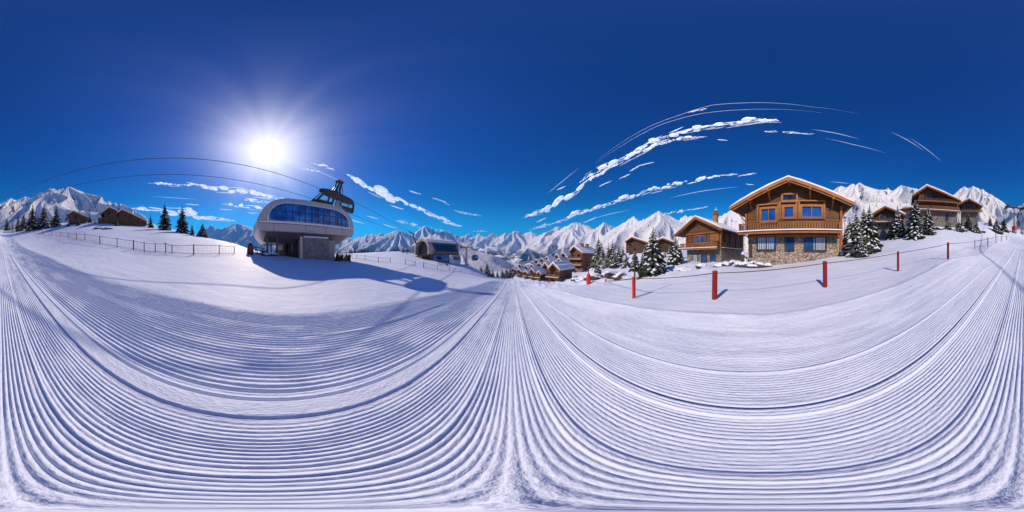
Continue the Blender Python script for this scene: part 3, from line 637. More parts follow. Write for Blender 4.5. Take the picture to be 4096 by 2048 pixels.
village('low village chalet with flat snow slab, near the piste and left of the wide one', -8, 60, 2122, 2168, 2126, 1073, 1087, 1091, 1112, 2136, 'wood_wall', 0.4, 1)
village('tiny village chalet with a dropping snow cap in front of its neighbours', -6, 52, 2149, 2188, 2156, 1085, 1096, 1099, 1114, 2162, 'wood_wall', 0.4, 1)
village('village chalet with curved roof just below the biggest chalet', -2, 66, 2228, 2270, 2236, 1034, 1047, 1052, 1075, 2246, 'wood_wall', 0.45, 1)
village('small village chalet peeking between the curved roof and the biggest chalet', 0, 72, 2258, 2292, 2268, 1027, 1040, 1044, 1066, 2276, 'wood_wall', 0.45, 1)
village('village chalet with a snow cap hung between two dark gables, mid slope', -8, 85, 2150, 2178, 2157, 1051, 1060, 1063, 1080, 2164, 'wood_wall', 0.45, 1)
vl = [('upper village chalet touching the left side of the biggest chalet', 0, 92, 2247, 2280, 2253, 1011, 1020, 1024, 1040, 2262),
      ('upper village chalet with pointed brown gable, second left of the biggest chalet', 0, 100, 2222, 2248, 2227, 1017, 1027, 1030, 1045, 2234),
      ('upper village chalet with a red-brown end wall, third left of the biggest chalet', -2, 112, 2184, 2213, 2187, 1026, 1036, 1040, 1052, 2194),
      ('upper village chalet at the bend of the slope, fourth left of the biggest chalet', -4, 120, 2162, 2188, 2167, 1033, 1041, 1044, 1055, 2172),
      ('upper village chalet with a round snow dome, fifth left of the biggest chalet', -4, 125, 2140, 2162, 2145, 1037, 1046, 1049, 1060, 2150),
      ('farthest and leftmost of the upper row of village chalets', -6, 135, 2124, 2142, 2128, 1046, 1052, 1054, 1062, 2133),
      ('village chalet half buried in trees, leftmost near the piste', -10, 85, 2070, 2098, 2075, 1076, 1085, 1088, 1100, 2082),
      ('village chalet behind the leftmost tree-buried one', -10, 110, 2098, 2122, 2103, 1062, 1070, 1073, 1088, 2108),
      ('village chalet in the middle row above the low snow slab roof', -8, 95, 2122, 2148, 2127, 1058, 1067, 1070, 1084, 2134),
      ('village chalet low in the trees, between the tree-buried one and the snow slab roof', -10, 72, 2096, 2122, 2101, 1083, 1092, 1095, 1106, 2108),
      ('lone small village chalet at the far left tip of the village by the trees', -10, 120, 2048, 2068, 2052, 1072, 1079, 1081, 1092, 2057),
      ('village chalet behind the curved roof, under the pointed brown gable', -4, 88, 2214, 2240, 2220, 1046, 1055, 1058, 1072, 2228),
      ('village chalet at the upper end of the tree-buried row', -10, 130, 2074, 2096, 2078, 1057, 1064, 1066, 1078, 2083),
      ('village chalet in the middle row under the red-brown end wall', -6, 95, 2186, 2216, 2192, 1040, 1048, 1052, 1066, 2200)]
for a in vl: village(a[0], *a[1:], wood='wood_wall', st=0.5)

# tiny houses on the valley floor
hp = None
rnd = random.Random(5)
for i in range(26):
    px = rnd.uniform(2050, 2205); r = rnd.uniform(1500, 2600); py = 1052-(px-2050)*0.10-rnd.uniform(0, 14)
    x, y = XY(px, r); z = far_z(px, r)
    if hp is None:
        hp = empty('house', (x, y, z)); f = MB(); f.prism([(-6, -4), (6, -4), (6, 7), (0, 10), (-6, 7)], -8, 8); f.build('wall', M['wood_trim'], hp)
        f = MB(); f.prism([(-8, 5.9), (0, 10.2), (8, 5.9), (8, 7.2), (0, 11.6), (-8, 7.2)], -9, 9); f.build('roof', M['roof_snow'], hp); o = hp
    else: o = copy_tree(hp)
    o.location = (x, y, z+1); o.rotation_euler.z = rnd.uniform(0, 3.1); o.scale = (1.4, 1.4, 1.4)
    tag(o, 'tiny far house in the blue valley beyond the village', 'house', 'tiny houses on the valley floor')

# ------------------------------------------------------------------ lift station beside the piste
F = Frame(-96, 24.0)
u0, v0, z0 = 11.0, 24.0, -0.6
root = F.root('lift_station', u0, v0, z0); off = (u0, v0, z0)
tag(root, 'nearest lift station, a grey rounded pod with a big window on stone supports', 'lift station')
def smooth_loop(pts, n=4):
    out = []; k = len(pts)
    for i in range(k):
        p0, p1, p2, p3 = [np.array(pts[(i+j) % k], float) for j in (-1, 0, 1, 2)]
        for s in range(n):
            t = s/n; out.append(tuple(0.5*((2*p1)+(-p0+p2)*t+(2*p0-5*p1+4*p2-p3)*t*t+(-p0+3*p1-3*p2+p3)*t**3)))
    return out
oval = [(2.75,5.15),(3.0,6.2),(3.9,7.6),(5.2,8.7),(7.0,9.25),(9.0,9.35),(13.0,9.35),(16.2,9.25),(18.2,8.7),(19.7,7.5),(20.3,6.2),(20.45,5.1),(20.35,4.3),(19.7,3.2),(18.4,2.25),(16.6,2.15),(13.0,2.15),(9.5,2.15),(5.6,2.15),(4.3,2.25),(3.3,3.2),(2.8,4.2)]
loop = smooth_loop(oval, 4); nL = len(loop); cx = 11.6
def sec(v, zmin, shr=1.0): return [(cx+(p[0]-cx)*shr, v, max(p[1]*shr+(1-shr)*5, zmin)) for p in loop]
secs = [sec(24.0, 3.72, 0.985), sec(24.08, 3.66, 1.0), sec(26.6, 2.3), sec(27.2, 2.1), sec(31.5, 2.1), sec(32.6, 2.1, 0.97), sec(33.0, 2.3, 0.9)]
f = MB(off)
for s_ in secs: f.v += s_
for i in range(len(secs)-1):
    for j in range(nL):
        a, b_ = i*nL+j, i*nL+(j+1) % nL; zc = (f.v[a][2]+f.v[b_][2])/2
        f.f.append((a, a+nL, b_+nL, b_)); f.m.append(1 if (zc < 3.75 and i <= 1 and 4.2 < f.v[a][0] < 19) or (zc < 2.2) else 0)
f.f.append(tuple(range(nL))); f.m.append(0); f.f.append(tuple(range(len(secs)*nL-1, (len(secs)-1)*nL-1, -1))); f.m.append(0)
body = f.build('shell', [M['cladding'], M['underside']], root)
# belt, seams
f = MB(off); f.prism([(2.95, 5.06), (20.3, 5.02), (20.32, 5.22), (2.93, 5.26)], 23.80, 23.997); f.build('belt_trim', M['cladding_trim'], root)
f = MB(off)
for x in (5.2, 10.4, 14.2, 17.6): f.box(x-0.02, x+0.02, 23.965, 23.998, 3.75, 5.05)
f.box(3.1, 20.1, 23.97, 23.998, 4.98, 5.02); f.box(3.2, 20.0, 23.97, 24.03, 3.74, 3.78)
for x in (8.3, 13.3): f.box(x-0.015, x+0.015, 23.965, 23.998, 8.75, 9.2)
f.build('panel_seam', M['seam'], root)
win = [(4.25,5.32),(4.38,6.3),(4.95,7.35),(6.1,8.15),(7.8,8.45),(12.5,8.4),(16.0,8.3),(17.7,7.8),(18.75,6.9),(19.05,6.0),(19.1,5.3)]
def openarc(pts, n=4):
    e0 = (2*pts[0][0]-pts[1][0], 2*pts[0][1]-pts[1][1]); e1 = (2*pts[-1][0]-pts[-2][0], 2*pts[-1][1]-pts[-2][1])
    q = smooth_loop([e0]+list(pts)+[e1], n); return q[n:(len(pts))*n+1]
wa = openarc(win)
g = MB(off); g.prism(wa, 23.90, 23.99); wob_ = g.build('window_band', M['glass_blue'], root)
g = MB(off)      # bright ring round the glass, dark inner ring
for dd, w_, v_ in ((0.0, 0.10, 23.72), ):
    for i in range(len(wa)-1):
        a, b_ = Vector((wa[i][0], 23.86, wa[i][1])), Vector((wa[i+1][0], 23.86, wa[i+1][1])); g.bar(a, b_, 0.24, 0.16)
g.bar((4.2, 23.86, 5.3), (19.15, 23.86, 5.28), 0.24, 0.12)
g.build('window_rim', M['cladding_trim'], wob_)
g = MB(off)
def wtop(u):
    for i in range(len(wa)-1):
        if wa[i][0] <= u <= wa[i+1][0]: k = (u-wa[i][0])/(wa[i+1][0]-wa[i][0]+1e-9); return wa[i][1]+(wa[i+1][1]-wa[i][1])*k
    return 5.4
for u in (5.4, 7.0, 8.2, 9.3, 10.3, 11.5, 12.7, 13.7, 14.9, 16.2, 16.6, 17.4, 18.3): g.box(u-0.05, u+0.05, 23.84, 23.897, 5.34, wtop(u)-0.05)
g.box(4.8, 18.9, 23.85, 23.898, 6.95, 7.07); g.box(4.7, 19.0, 23.85, 23.898, 5.78, 5.86)
g.bar((10.6, 23.86, 6.95), (11.5, 23.86, 8.2), 0.05, 0.1); g.bar((13.1, 23.86, 6.0), (14.6, 23.86, 7.9), 0.05, 0.08)
g.build('mullion', M['mullion'], wob_)
# ground storey
def pu(px, v=24.0): return v*tan(R(LON(px)+96))
f = MB(off); f.box(pu(1217, 24.6), pu(1313, 24.6), 24.6, 29.5, -1.6, 3.05); st_ = f.build('stone_block', M['stone_block'], root)
f = MB(off); f.box(pu(1216, 24.6), pu(1312, 24.6), 24.5, 27, 3.055, 3.3); f.build('snow_cover', M['roof_snow'], st_)
f = MB(off); f.box(pu(1314, 25.5), pu(1339, 25.5), 25.5, 29.0, -1.7, 2.9); f.box(pu(1299, 24.9), pu(1312, 24.9), 24.62, 25.4, 3.1, 3.9); f.build('concrete_pier', M['concrete'], root)
f = MB(off); f.box(pu(1200, 24.9), pu(1215, 24.9), 24.9, 25.7, -1.3, 3.9); f.build('column', M['cladding'], root)
for px, w_ in ((1070, 0.28), (1109, 0.3)):
    f = MB(off); u = pu(px, 25.2); f.box(u-w_/2, u+w_/2, 25.2, 25.55, -1.2, 3.2); f.build('column', M['brown_metal'], root)
f = MB(off); f.box(pu(1131, 26.8), pu(1139, 26.8), 26.8, 30, -1.2, 2.6); f.box(pu(1131, 30), pu(1212, 30), 30, 30.2, -1.3, 2.4); f.build('back_wall', M['dark_metal'], root)
f = MB(off); a_, b_ = pu(1145, 27.6), pu(1198, 25.6)
f.add([(a_, 27.6, -1.2), (b_, 25.6, -1.2), (b_, 25.6, 2.95), (a_, 27.6, 2.2), (a_, 27.75, -1.2), (b_, 25.75, -1.2), (b_, 25.75, 2.95), (a_, 27.75, 2.2)], [(0,1,2,3),(7,6,5,4),(0,4,5,1),(1,5,6,2),(2,6,7,3),(3,7,4,0)])
gw = f.build('glass_wall', M['glass_dark'], root)
f = MB(off)
for k in range(7):
    q = k/6; x = a_+(b_-a_)*q; y = 27.55-2.0*q; f.box(x-0.05, x+0.05, y-0.08, y, -1.2, 2.2+0.75*q)
f.bar((a_, 27.5, 0.6), (b_, 25.5, 0.6), 0.06); f.bar((a_-1.0, 27.6, 2.15), (b_, 25.2, 3.1), 0.5, 0.16)
f.build('mullion', M['brown_metal'], gw)
f = MB(off); f.box(4.3, pu(1131, 26.8), 29.8, 30.0, 2.0, 2.12); f.build('rear_beam', M['brown_metal'], root)
for px in (1085, 1122):
    f = MB(off); u = pu(px, 29.5); f.box(u-0.1, u+0.1, 29.5, 29.797, -1.0, 2.2); f.build('rear_column', M['brown_metal'], root)
f = MB(off); f.box(pu(1118, 26.5), pu(1131, 26.5), 26.6, 27.4, -1, 1.0); f.build('counter', M['brown_metal'], root)
f = MB(off); f.blob((pu(1240), 24.05, 3.85), (1.3, 0.35, 0.22), 3, 0.1); f.build('canopy_lamp', M['cladding_trim'], root)
# rope gantry on the roof
def toL(p):   # world -> frame (u,v,z)
    return Vector((p.dot(F.U), p.dot(F.V), p.z))
A = toL(P(1284, 762, 27.5)); B = toL(P(1408, 815, 35.0)); up = Vector((0, 0, 1)); dab = (B-A).normalized(); side = dab.cross(up).normalized()
f = MB(off)
prof = [(-0.75, 0.35), (-0.6, -0.25), (-0.2, -0.5), (0.35, -0.5), (0.75, -0.2), (0.8, 0.35), (0.35, 0.55), (-0.4, 0.55)]
N = 8
for i in range(N+1):
    t_ = i/N; e = 0.55 if i in (0, N) else (0.9 if i in (1, N-1) else 1.0); c = A+(B-A)*t_
    f.v += [tuple(c+side*p[0]*e*1.25+up*p[1]*e*1.3) for p in prof]
k_ = len(prof)
for i in range(N):
    for j in range(k_): f.f.append((i*k_+j, i*k_+(j+1) % k_, (i+1)*k_+(j+1) % k_, (i+1)*k_+j)); f.m.append(0)
f.f.append(tuple(range(k_-1, -1, -1))); f.m.append(0); f.f.append(tuple(range(N*k_, N*k_+k_))); f.m.append(0)
f.build('sheave_beam', M['dark_metal'], root, label='dark sheave trough on the roof')
def quadp(mb, pts, th):
    nrm = (Vector(pts[1])-Vector(pts[0])).cross(Vector(pts[-1])-Vector(pts[0])).normalized()*th/2; n = len(pts)
    mb.add([Vector(p)-nrm for p in pts]+[Vector(p)+nrm for p in pts], [tuple(range(n)), tuple(range(2*n-1, n-1, -1))]+[(i, n+i, n+(i+1) % n, (i+1) % n) for i in range(n)])
for a0, a1, b0, b1 in ((0.04, 0.30, -0.16, 0.28), (0.62, 0.97, 0.40, 0.86)):
    for sgn in (-1, 1):
        f = MB(off); t0 = A+(B-A)*a0+side*sgn*0.6-up*0.35; t1 = A+(B-A)*a1+side*sgn*0.6-up*0.35
        c0 = A+(B-A)*b0+side*sgn*1.6; c1 = A+(B-A)*b1+side*sgn*1.6
        c0 = Vector((c0.x, c0.y, 9.15)); c1 = Vector((c1.x, c1.y, 9.05)); c0.y = max(c0.y, 25.0+sgn*0.8); c1.y = max(c1.y, 25.0+sgn*0.8)
        f.bar(t0, c0, 0.5, 0.16); f.bar(t1, c1, 0.4, 0.16); f.bar(c0, c1, 0.3, 0.2); f.bar(t0.lerp(c0, 0.55), t1.lerp(c1, 0.55), 0.25, 0.14)
        quadp(f, [t0.lerp(c0, 0.5), t1.lerp(c1, 0.5), c1, c0], 0.06); f.build('support_frame', M['brown_metal'], root)
f = MB(off); mid = A+(B-A)*0.5; c0 = Vector((mid.x, mid.y, 9.1)); quadp(f, [c0-dab*1.4, c0+dab*1.4, mid+up*-0.3+dab*0.3, mid+up*-0.3-dab*0.3], 0.3); f.build('support_frame', M['galvanised'], root)
f = MB(off); m0 = A+(B-A)*0.38+up*0.4; mt_ = toL(P(1360, 729, 31.0))
for s_ in (-0.35, 0.35):
    f.tube([m0+side*s_-dab*0.7, m0.lerp(mt_, 0.45)+side*s_-dab*0.35, mt_+side*s_-dab*0.5], [0.28, 0.24, 0.2], 6)
    f.tube([m0+side*s_+dab*1.1, m0.lerp(mt_, 0.5)+side*s_+dab*0.35, mt_+side*s_+dab*0.3], [0.25, 0.2, 0.16], 6)
f.tube([mt_+dab*0.5, mt_+dab*0.9-up*1.9, m0+dab*2.2+up*-0.3], 0.07, 5); f.tube([m0+dab*0.9+up*0.5, m0+dab*3.4-up*0.2], 0.08, 5); f.tube([m0+dab*1.0+up*0.4, mt_+dab*0.7-up*0.9], 0.07, 5)
f.build('mast', M['dark_metal'], root)
f = MB(off); f.bar(mt_-dab*0.75+up*0.1, mt_+dab*0.75+up*0.05, 1.0, 0.28); f.build('mast_cap', M['rust'], root)
gantryL = P(1284, 757, 27.0); gantryR = P(1412, 806, 35.3)

# second station, down the slope
F = Frame(-64, 56)
ul, ur = F.q(1717, 1010)[0], F.q(1832, 1003)[0]
z0 = F.q(1760, 1054)[1]
root = F.root('lift_station', (ul+ur)/2, 56, z0); off = ((ul+ur)/2, 56, z0)
tag(root, 'farther lift station down the slope with snowy barrel roof and an open arched end', 'lift station')
zt = F.q(1740, 960)[1]; zc = F.q(1740, 1013)[1]; dep = 11.0
# barrel profile across v (depth), extruded along u; slightly tapering arch at its left end
arc = []
for i in range(15):
    th = pi*i/14; arc.append((61.5-6.0*cos(th)*(1.0), zc+0.9+(zt-zc-0.2)*abs(sin(th))**0.75))
prof = [(55.6, zc-0.4), (55.3, zc+0.1)]+[(a, b) for a, b in arc]+[(67.6, zc-0.4)]
inner = [(56.2, zc-0.2)]+[(61.5+(a-61.5)*0.87, zc+(b-zc)*0.88) for a, b in arc]+[(66.8, zc-0.2)]
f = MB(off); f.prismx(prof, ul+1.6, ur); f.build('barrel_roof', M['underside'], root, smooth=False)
f = MB(off); n_ = len(arc)  # arched hood ring at the open end
ring_o = [(55.3, zc-0.4)]+arc+[(67.7, zc-0.4)]; ring_i = [(56.3, zc-0.4)]+[(61.5+(a-61.5)*0.85, zc+(b-zc)*0.87) for a, b in arc]+[(66.7, zc-0.4)]
for i in range(len(ring_o)-1):
    a, b, c, d = ring_o[i], ring_o[i+1], ring_i[i+1], ring_i[i]
    x0, x1 = ul-0.6, ul+1.597
    vs = [(x0, *a), (x0, *b), (x0, *c), (x0, *d), (x1, *a), (x1, *b), (x1, *c), (x1, *d)]
    f.add(vs, [(0,1,2,3),(7,6,5,4),(0,4,5,1),(1,5,6,2),(2,6,7,3),(3,7,4,0)])
f.build('arch_hood', M['concrete'], root, smooth=False)
f = MB(off); f.prismx([(a, b) for a, b in inner], ul+1.3, ul+1.58); f.build('arch_opening', M['dark_metal'], root)
sn = MB(off); top = [(a, b+0.05) for a, b in arc[3:13]]; top2 = [(a, b+0.5) for a, b in arc[3:13]]
sn.prismx(top+top2[::-1], ul-0.4, ur-0.4); sn.build('snow_cover', M['roof_snow'], root)
a0, b0 = arc[0]; a1, b1 = arc[2]
f = MB(off); ua, ub = F.q(1732, 980)[0], F.q(1823, 985)[0]
f.add([(ua+1.2, 55.32, zc+0.75), (ub+0.6, 55.32, zc+0.75), (ub-0.2, arc[2][0]-0.25, arc[2][1]+0.1), (ua-0.3, arc[2][0]-0.25, arc[2][1]+0.1), (ua+1.2, 55.5, zc+0.7), (ub+0.6, 55.5, zc+0.7), (ub-0.2, arc[2][0], arc[2][1]), (ua-0.3, arc[2][0], arc[2][1])], [(0,1,2,3),(7,6,5,4),(0,4,5,1),(1,5,6,2),(2,6,7,3),(3,7,4,0)])
f.build('window_band', M['glass_dark'], root)
f = MB(off); f.box(ul+0.2, ur+0.8, 54.7, 68, zc-0.75, zc-0.42); f.build('eave', M['brown_metal'], root)
f = MB(off); f.box(ul+0.3, F.q(1798, 1030)[0], 56, 66, z0-3.0, zc-0.76); f.build('wall', M['brown_metal'], root)
f = MB(off); l, r, b, t_ = F.rect(1732, 1796, 1018, 1043); f.box(l, r, 55.9, 55.99, b, t_); gw = f.build('glass_wall', M['glass_blue'], root)
f = MB(off)
for i in range(9): x = l+(r-l)*i/8; f.box(x-0.09, x+0.09, 55.8, 55.897, b-0.1, t_+0.1)
f.box(l-0.1, r+0.1, 55.8, 55.896, b-0.25, b); f.build('mullion', M['dark_metal'], gw)
f = MB(off)
f.box(ul-3.0, ul+0.2, 57.0, 66, z0-0.5, zc-1.2)
for y in (56.6, 59, 62, 65): f.box(ul-0.2, ul+0.1, y, y+0.4, z0-1, zc-0.4)
f.bar((ul-6.5, 57.5, z0+1.3), (ul-0.2, 56.0, z0+0.1), 1.2, 0.25); f.bar((ul-6.8, 60, z0+2.0), (ul-0.2, 58.5, z0+2.6), 0.5, 0.25)
f.build('loading_platform', M['dark_wood'], root)
f = MB(off); pm = toL(P(1666, 968, 75)); pt = toL(P(1650, 934, 75))
f.tube([pm-Vector((0, 0, 1.0)), pm.lerp(pt, 0.5)+Vector((-0.5, 0, 0)), pt], [0.35, 0.25, 0.2], 6); f.bar(pt+Vector((-2.2, 0, 0.9)), pt+Vector((1.3, 0, -0.7)), 0.3); f.bar(pt, pt+Vector((1.0, 0, 1.0)), 0.2); f.build('mast', M['dark_metal'], root)

# ------------------------------------------------------------------ pylons, ropes, gondolas
def pylon(px, py, r, h, w, facing, label, pad=False):
    b = P(px, py, r); rz = -R(facing); root = empty('lift_pylon', b, rz); tag(root, label, 'lift pylon')
    f = MB(); f.tube([(0, 0, -1), (0, 0, 0.4), (0, 0, h)], [w*0.62, w*0.55, w*0.38], 12); f.build('mast', M['galvanised'], root, smooth=False)
    f = MB(); f.tube([(0, 0, -0.5), (0, 0, 0.35)], [w*1.1, w*0.95], 8); f.build('footing', M['brown_metal'] if not pad else M['concrete'], root)
    f = MB(); f.bar((-3.2, 0, h+0.35), (3.2, 0, h+0.35), 0.35, 0.45); f.bar((-3.0, 0, h+1.4), (3.0, 0, h+1.4), 0.12); 
    for x in (-3, -1, 1, 3): f.bar((x, 0, h+0.4), (x*0.75, 0, h+1.4), 0.1)
    f.build('crossarm', M['dark_metal'], root)
    for sx in (-2.6, 2.6):
        f = MB(); f.bar((sx, -1.9, h-0.05), (sx, 1.9, h-0.05), 0.35, 0.55)
        for k in range(6): y = -1.75+0.7*k; f.tube([(sx-0.22, y, h+0.28), (sx+0.22, y, h+0.28)], 0.3, 8)
        f.build('sheave_train', M['dark_metal'], root)
    if pad:
        f = MB(); f.tube([(0, 0, 0.36), (0, 0, 1.6)], [w*1.05, w*0.95], 10); f.build('crash_pad', M['orange_red'], root)
    return b
pb1 = pylon(4058, 925, 52, 7.6, 0.85, 157, 'lift pylon with a red padded foot at the top of the piste', pad=True)
pb2 = pylon(1866, 1061, 80, 8.6, 1.1, -15, 'lift pylon standing on the slope right of the farther lift station')
def rope_span(a, b, sag, n=24):
    return [a.lerp(b, i/n)-Vector((0, 0, 4*sag*(i/n)*(1-i/n))) for i in range(n+1)]
ax = Vector((cos(R(-157)), sin(R(-157)), 0))
c1 = pb1+ax*2.6+Vector((0, 0, 8.1)); c2 = pb1-ax*2.6+Vector((0, 0, 8.1))
if c1.x < c2.x: c1, c2 = c2, c1
g1 = gantryL; g1b = gantryR
f = MB(); s2a = P(1694, 955, 70)
pts = rope_span(c1, g1, 1.1)+rope_span(g1b, s2a, 0.3, 10); f.tube(rope_span(c1, g1, 1.1), 0.04, 5); f.tube([g1, g1b], 0.04, 5); f.tube(rope_span(g1b, s2a, 0.3, 10), 0.045, 5)
tag(f.build('lift_cable', M['cable']), 'upper black cable arching over the sky into the rooftop gantry', 'cable')
f = MB(); e1 = P(1246, 795, 33); e2 = P(1392, 851, 38); s2b = P(1566, 916, 66)
f.tube(rope_span(c2, e1, 1.0), 0.04, 5); f.tube([e1, e2], 0.04, 5); f.tube(rope_span(e2, s2b, 0.3, 10), 0.04, 5); f.tube([s2b, P(1660, 950, 74)], 0.04, 5)
tag(f.build('lift_cable', M['cable']), 'lower black cable passing behind the top of the near lift station', 'cable')
f = MB(); hh = pb2+Vector((0, 0, 8.9)); f.tube([P(1832, 1001, 74), hh+Vector((-2.4, 0, 0))], 0.05, 5); f.tube(rope_span(hh+Vector((2.4, 0, 0)), P(1902, 1018, 95), 0.3, 4), 0.05, 5); f.tube(rope_span(P(1902, 1018, 95), P(1995, 1072, 210), 2, 6), 0.05, 5)
tag(f.build('lift_cable', M['cable']), 'cable leaving the farther station over its pylon towards the valley', 'cable')
for a_, nm, lb in ((P(8, 822, 45), 'a', ''),):
    pass
def gondola(px, py, r, w, label, bucket):
    c = P(px, py, r); root = empty('gondola', c, -R(LON(px))+0.3); tag(root, label, 'gondola')
    if bucket:
        f = MB(); f.tube([(0, 0, -0.95*w/2), (0, 0, -0.7*w/2), (0, 0, -0.05)], [0.55*w/2, 0.9*w/2, 1.0*w/2], 12); f.build('cabin', M['rust'], root)
        f = MB()
        for k in range(6): a = k*pi/3; f.tube([(w/2*0.95*cos(a), w/2*0.95*sin(a), -0.05), (w/2*0.95*cos(a), w/2*0.95*sin(a), 0.75), (w/2*0.5*cos(a), w/2*0.5*sin(a), 1.15)], 0.06, 5)
        f.tube([(w/2*0.55*cos(q*pi/6), w/2*0.55*sin(q*pi/6), 1.15) for q in range(13)], 0.1, 5); f.build('window_frame', M['dark_wood'], root)
        f = MB(); f.tube([(-0.7, 0, -0.3), (-0.7, 0, 3.6)], 0.09, 6); f.tube([(0.6, 0, 1.1), (0.9, 0, 2.4), (0.75, 0, 3.6)], 0.06, 6); f.build('hanger', M['dark_metal'], root)
    else:
        f = MB(); pr = [(-0.75, -1.0), (0.75, -1.0), (1.05, -0.3), (1.0, 0.5), (0.65, 1.0), (-0.65, 1.0), (-1.0, 0.5), (-1.05, -0.3)]
        f.prism([(a*w/2, b*w/2) for a, b in pr], -0.75*w/2, 0.75*w/2); f.build('cabin', M['dark_metal'], root)
        f = MB(); f.prism([(a*w/2*0.85, max(b, -0.25)*w/2*0.8+0.05) for a, b in pr], -0.77*w/2, 0.77*w/2); f.build('window', M['glass_blue'], root)
        f = MB(); f.tube([(0, 0, w/2), (0.1, 0, w/2+1.3)], 0.09, 6); f.build('hanger', M['dark_metal'], root)
gondola(1826, 1027, 70, 3.0, 'reddish open gondola hanging under the farther station roof', True)
gondola(1899, 1031, 92, 3.2, 'dark green-black gondola cabin right of the pylon', False)

# ------------------------------------------------------------------ fences
posts_left = [(81,927,75,.95,'d'),(100,928.6,70,.9,'r'),(118,931,60,1.1,'r'),(138,932,58,.7,'d'),(160,935,53,1.0,'r'),(170,935,53,1.9,'r'),(178,937,50,1.1,'o'),(206,939,47,1.1,'r'),(242,945,42,1.1,'o'),(273,949,37,1.1,'r'),(307,958.5,30,1.15,'o'),(339,964,27,1.1,'r'),(400,977,22,1.15,'b'),(468,987,20,1.15,'d'),(534,999,19,1.15,'b'),(577,1007,18,1.1,'d'),(621,1008,17.8,1.0,'d'),(663,1012,17.5,1.1,'d'),(688,1013,17.5,0.9,'d'),(774.5,1020,17.5,1.15,'o'),(877,1019,19,1.15,'d'),(937,1016,21,1.0,'d')]
names = {'d': 'dark_wood', 'r': 'dull_red', 'b': 'dull_red', 'o': 'orange_red', 'R': 'red_post'}
words = {'d': 'dark thin', 'r': 'dull red', 'b': 'brown-red thick', 'o': 'bright red', 'R': 'thick red'}
def post(px, r, h, col, label, w=0.09, group='fence posts along the piste', lean=0.0, rounded=False):
    x, y = XY(px, r); z = gz(x, y); o = MB(); lean = lean+0.05*sin(px*1.7)*h; s = w*(0.74 if col in 'obR' else 0.5)
    pts = [(0, 0, -0.5), (lean*0.5, 0, h*0.5), (lean, 0, h-s*0.45), (lean, 0, h-s*0.12), (lean, 0, h)]
    o.tube(pts, [s, s*0.97, s*0.96, s*0.85, s*0.55], 14)
    q = o.build('fence_post', M[names[col]], smooth=False); q.location = (x, y, z); tag(q, label, 'fence post', group); return Vector((x, y, z)), h
ordn = ['first','second','third','fourth','fifth','sixth','seventh','eighth','ninth','tenth','eleventh','twelfth','thirteenth','fourteenth','fifteenth','sixteenth','seventeenth','eighteenth','nineteenth','twentieth','twenty-first','twenty-second']
tops = []
for i, (px, py, r, h, c) in enumerate(posts_left):
    p, hh = post(px, r, h, c, f'{words[c]} post of the left net fence, {ordn[i]} counted from the hilltop end', 0.10)
    tops.append((p, hh))
def net_fence(tops, label, rails=(0.93, 0.12), skip=(), thin=0.022, strands=4):
    f = MB(); g = MB()
    for i in range(len(tops)-1):
        if i in skip: continue
        (p, h), (q, k) = tops[i], tops[i+1]
        for s_ in rails:
            a = p+Vector((0, 0, min(h, 1.15)*s_)); b = q+Vector((0, 0, min(k, 1.15)*s_)); f.tube([a, a.lerp(b, 0.5)-Vector((0, 0, 0.05)), b], thin, 4)
        L = (q-p).length
        for j in range(strands):
            s_ = 0.2+0.68*j/(strands-1); a = p+Vector((0, 0, min(h, 1.15)*s_)); b = q+Vector((0, 0, min(k, 1.15)*s_)); f.tube([a, b], 0.006, 3)
        for j in range(1, max(2, int(L/0.5))):
            t_ = j/max(2, int(L/0.5)); a = p.lerp(q, t_); f.tube([a+Vector((0, 0, 0.14)), a+Vector((0, 0, 1.0))], 0.005, 3)
    o = f.build('safety_net', M['net']); tag(o, label, 'net fence'); return o
net_fence(tops, 'long sagging safety net strung on the left posts from hilltop to lift station', skip=())
p2 = [(1408,1035,38,1.15,'d'),(1427,1035,38,1.0,'d'),(1460,1041.6,36,1.05,'d'),(1514,1050.5,33,1.15,'r'),(1561,1054,34,1.05,'d')]
p3 = [(1621.5,1062,33,1.2,'r'),(1660,1067,33,1.0,'d')]
p4 = [(1695,1070.6,33,1.15,'o'),(1749,1074,36,1.0,'r'),(1798,1085,40,1.1,'r'),(1844,1091,46,0.9,'d'),(1894,1098.6,52,1.2,'d'),(1953,1109.5,62,0.9,'d')]
def run(ps, tail, names_):
    T = []
    for i, (px, py, r, h, c) in enumerate(ps): T.append(post(px, r, h, c, f'{words[c]} post, {names_[i]} {tail}', 0.11))
    return T
T2 = run(p2, 'in the fence right of the near lift station', ordn); T3 = run(p3, 'of the two-post fence below the farther lift station', ordn); T4 = run(p4, 'in the fence running down to the valley below the farther station', ordn)
net_fence(T2, 'net fence between the near lift station and the farther one'); net_fence(T3, 'short two-post net fence in the middle gap'); net_fence(T4, 'net fence sagging downhill below the farther lift station')
# red posts with one rope on the right
pr = [(2535,8.2,1.12,'o','slim red post with a tall dark pole beside it',.10),(2858,6.2,1.12,'R','thickest red post, in front of the chimney chalet',.145),(3301,6.9,1.12,'R','thick dark red post in front of the largest chalet',.135),
      (3592.6,9.3,1.13,'R','slim red post on the right slope below the firs',.095),(3792,10.8,1.12,'R','round-topped red post below the tall hillside chalet',.11),(3899,20.9,1.15,'r','thin dull red post, second in the uphill row on the right',.10),(3951,22,1.2,'r','dull red post just before the brown pole uphill',.13),(3985,26,2.9,'r','tall brownish red pole uphill by the dark shrub',.11),(4005,33,1.1,'r','short red post beyond the tall brownish pole',.13),(4026,42,1.2,'d','last thin post at the uphill end of the rope',.10)]
tp = []
for px, r, h, c, lb, w in pr: tp.append(post(px, r, h, c, lb, w, 'rope posts right of the piste'))
f = MB()
x, y = XY(2420, 20); pts = [Vector((x, y, gz(x, y)+0.25))]+[p+Vector((0, 0, min(h, 1.1)*0.93)) for p, h in tp]
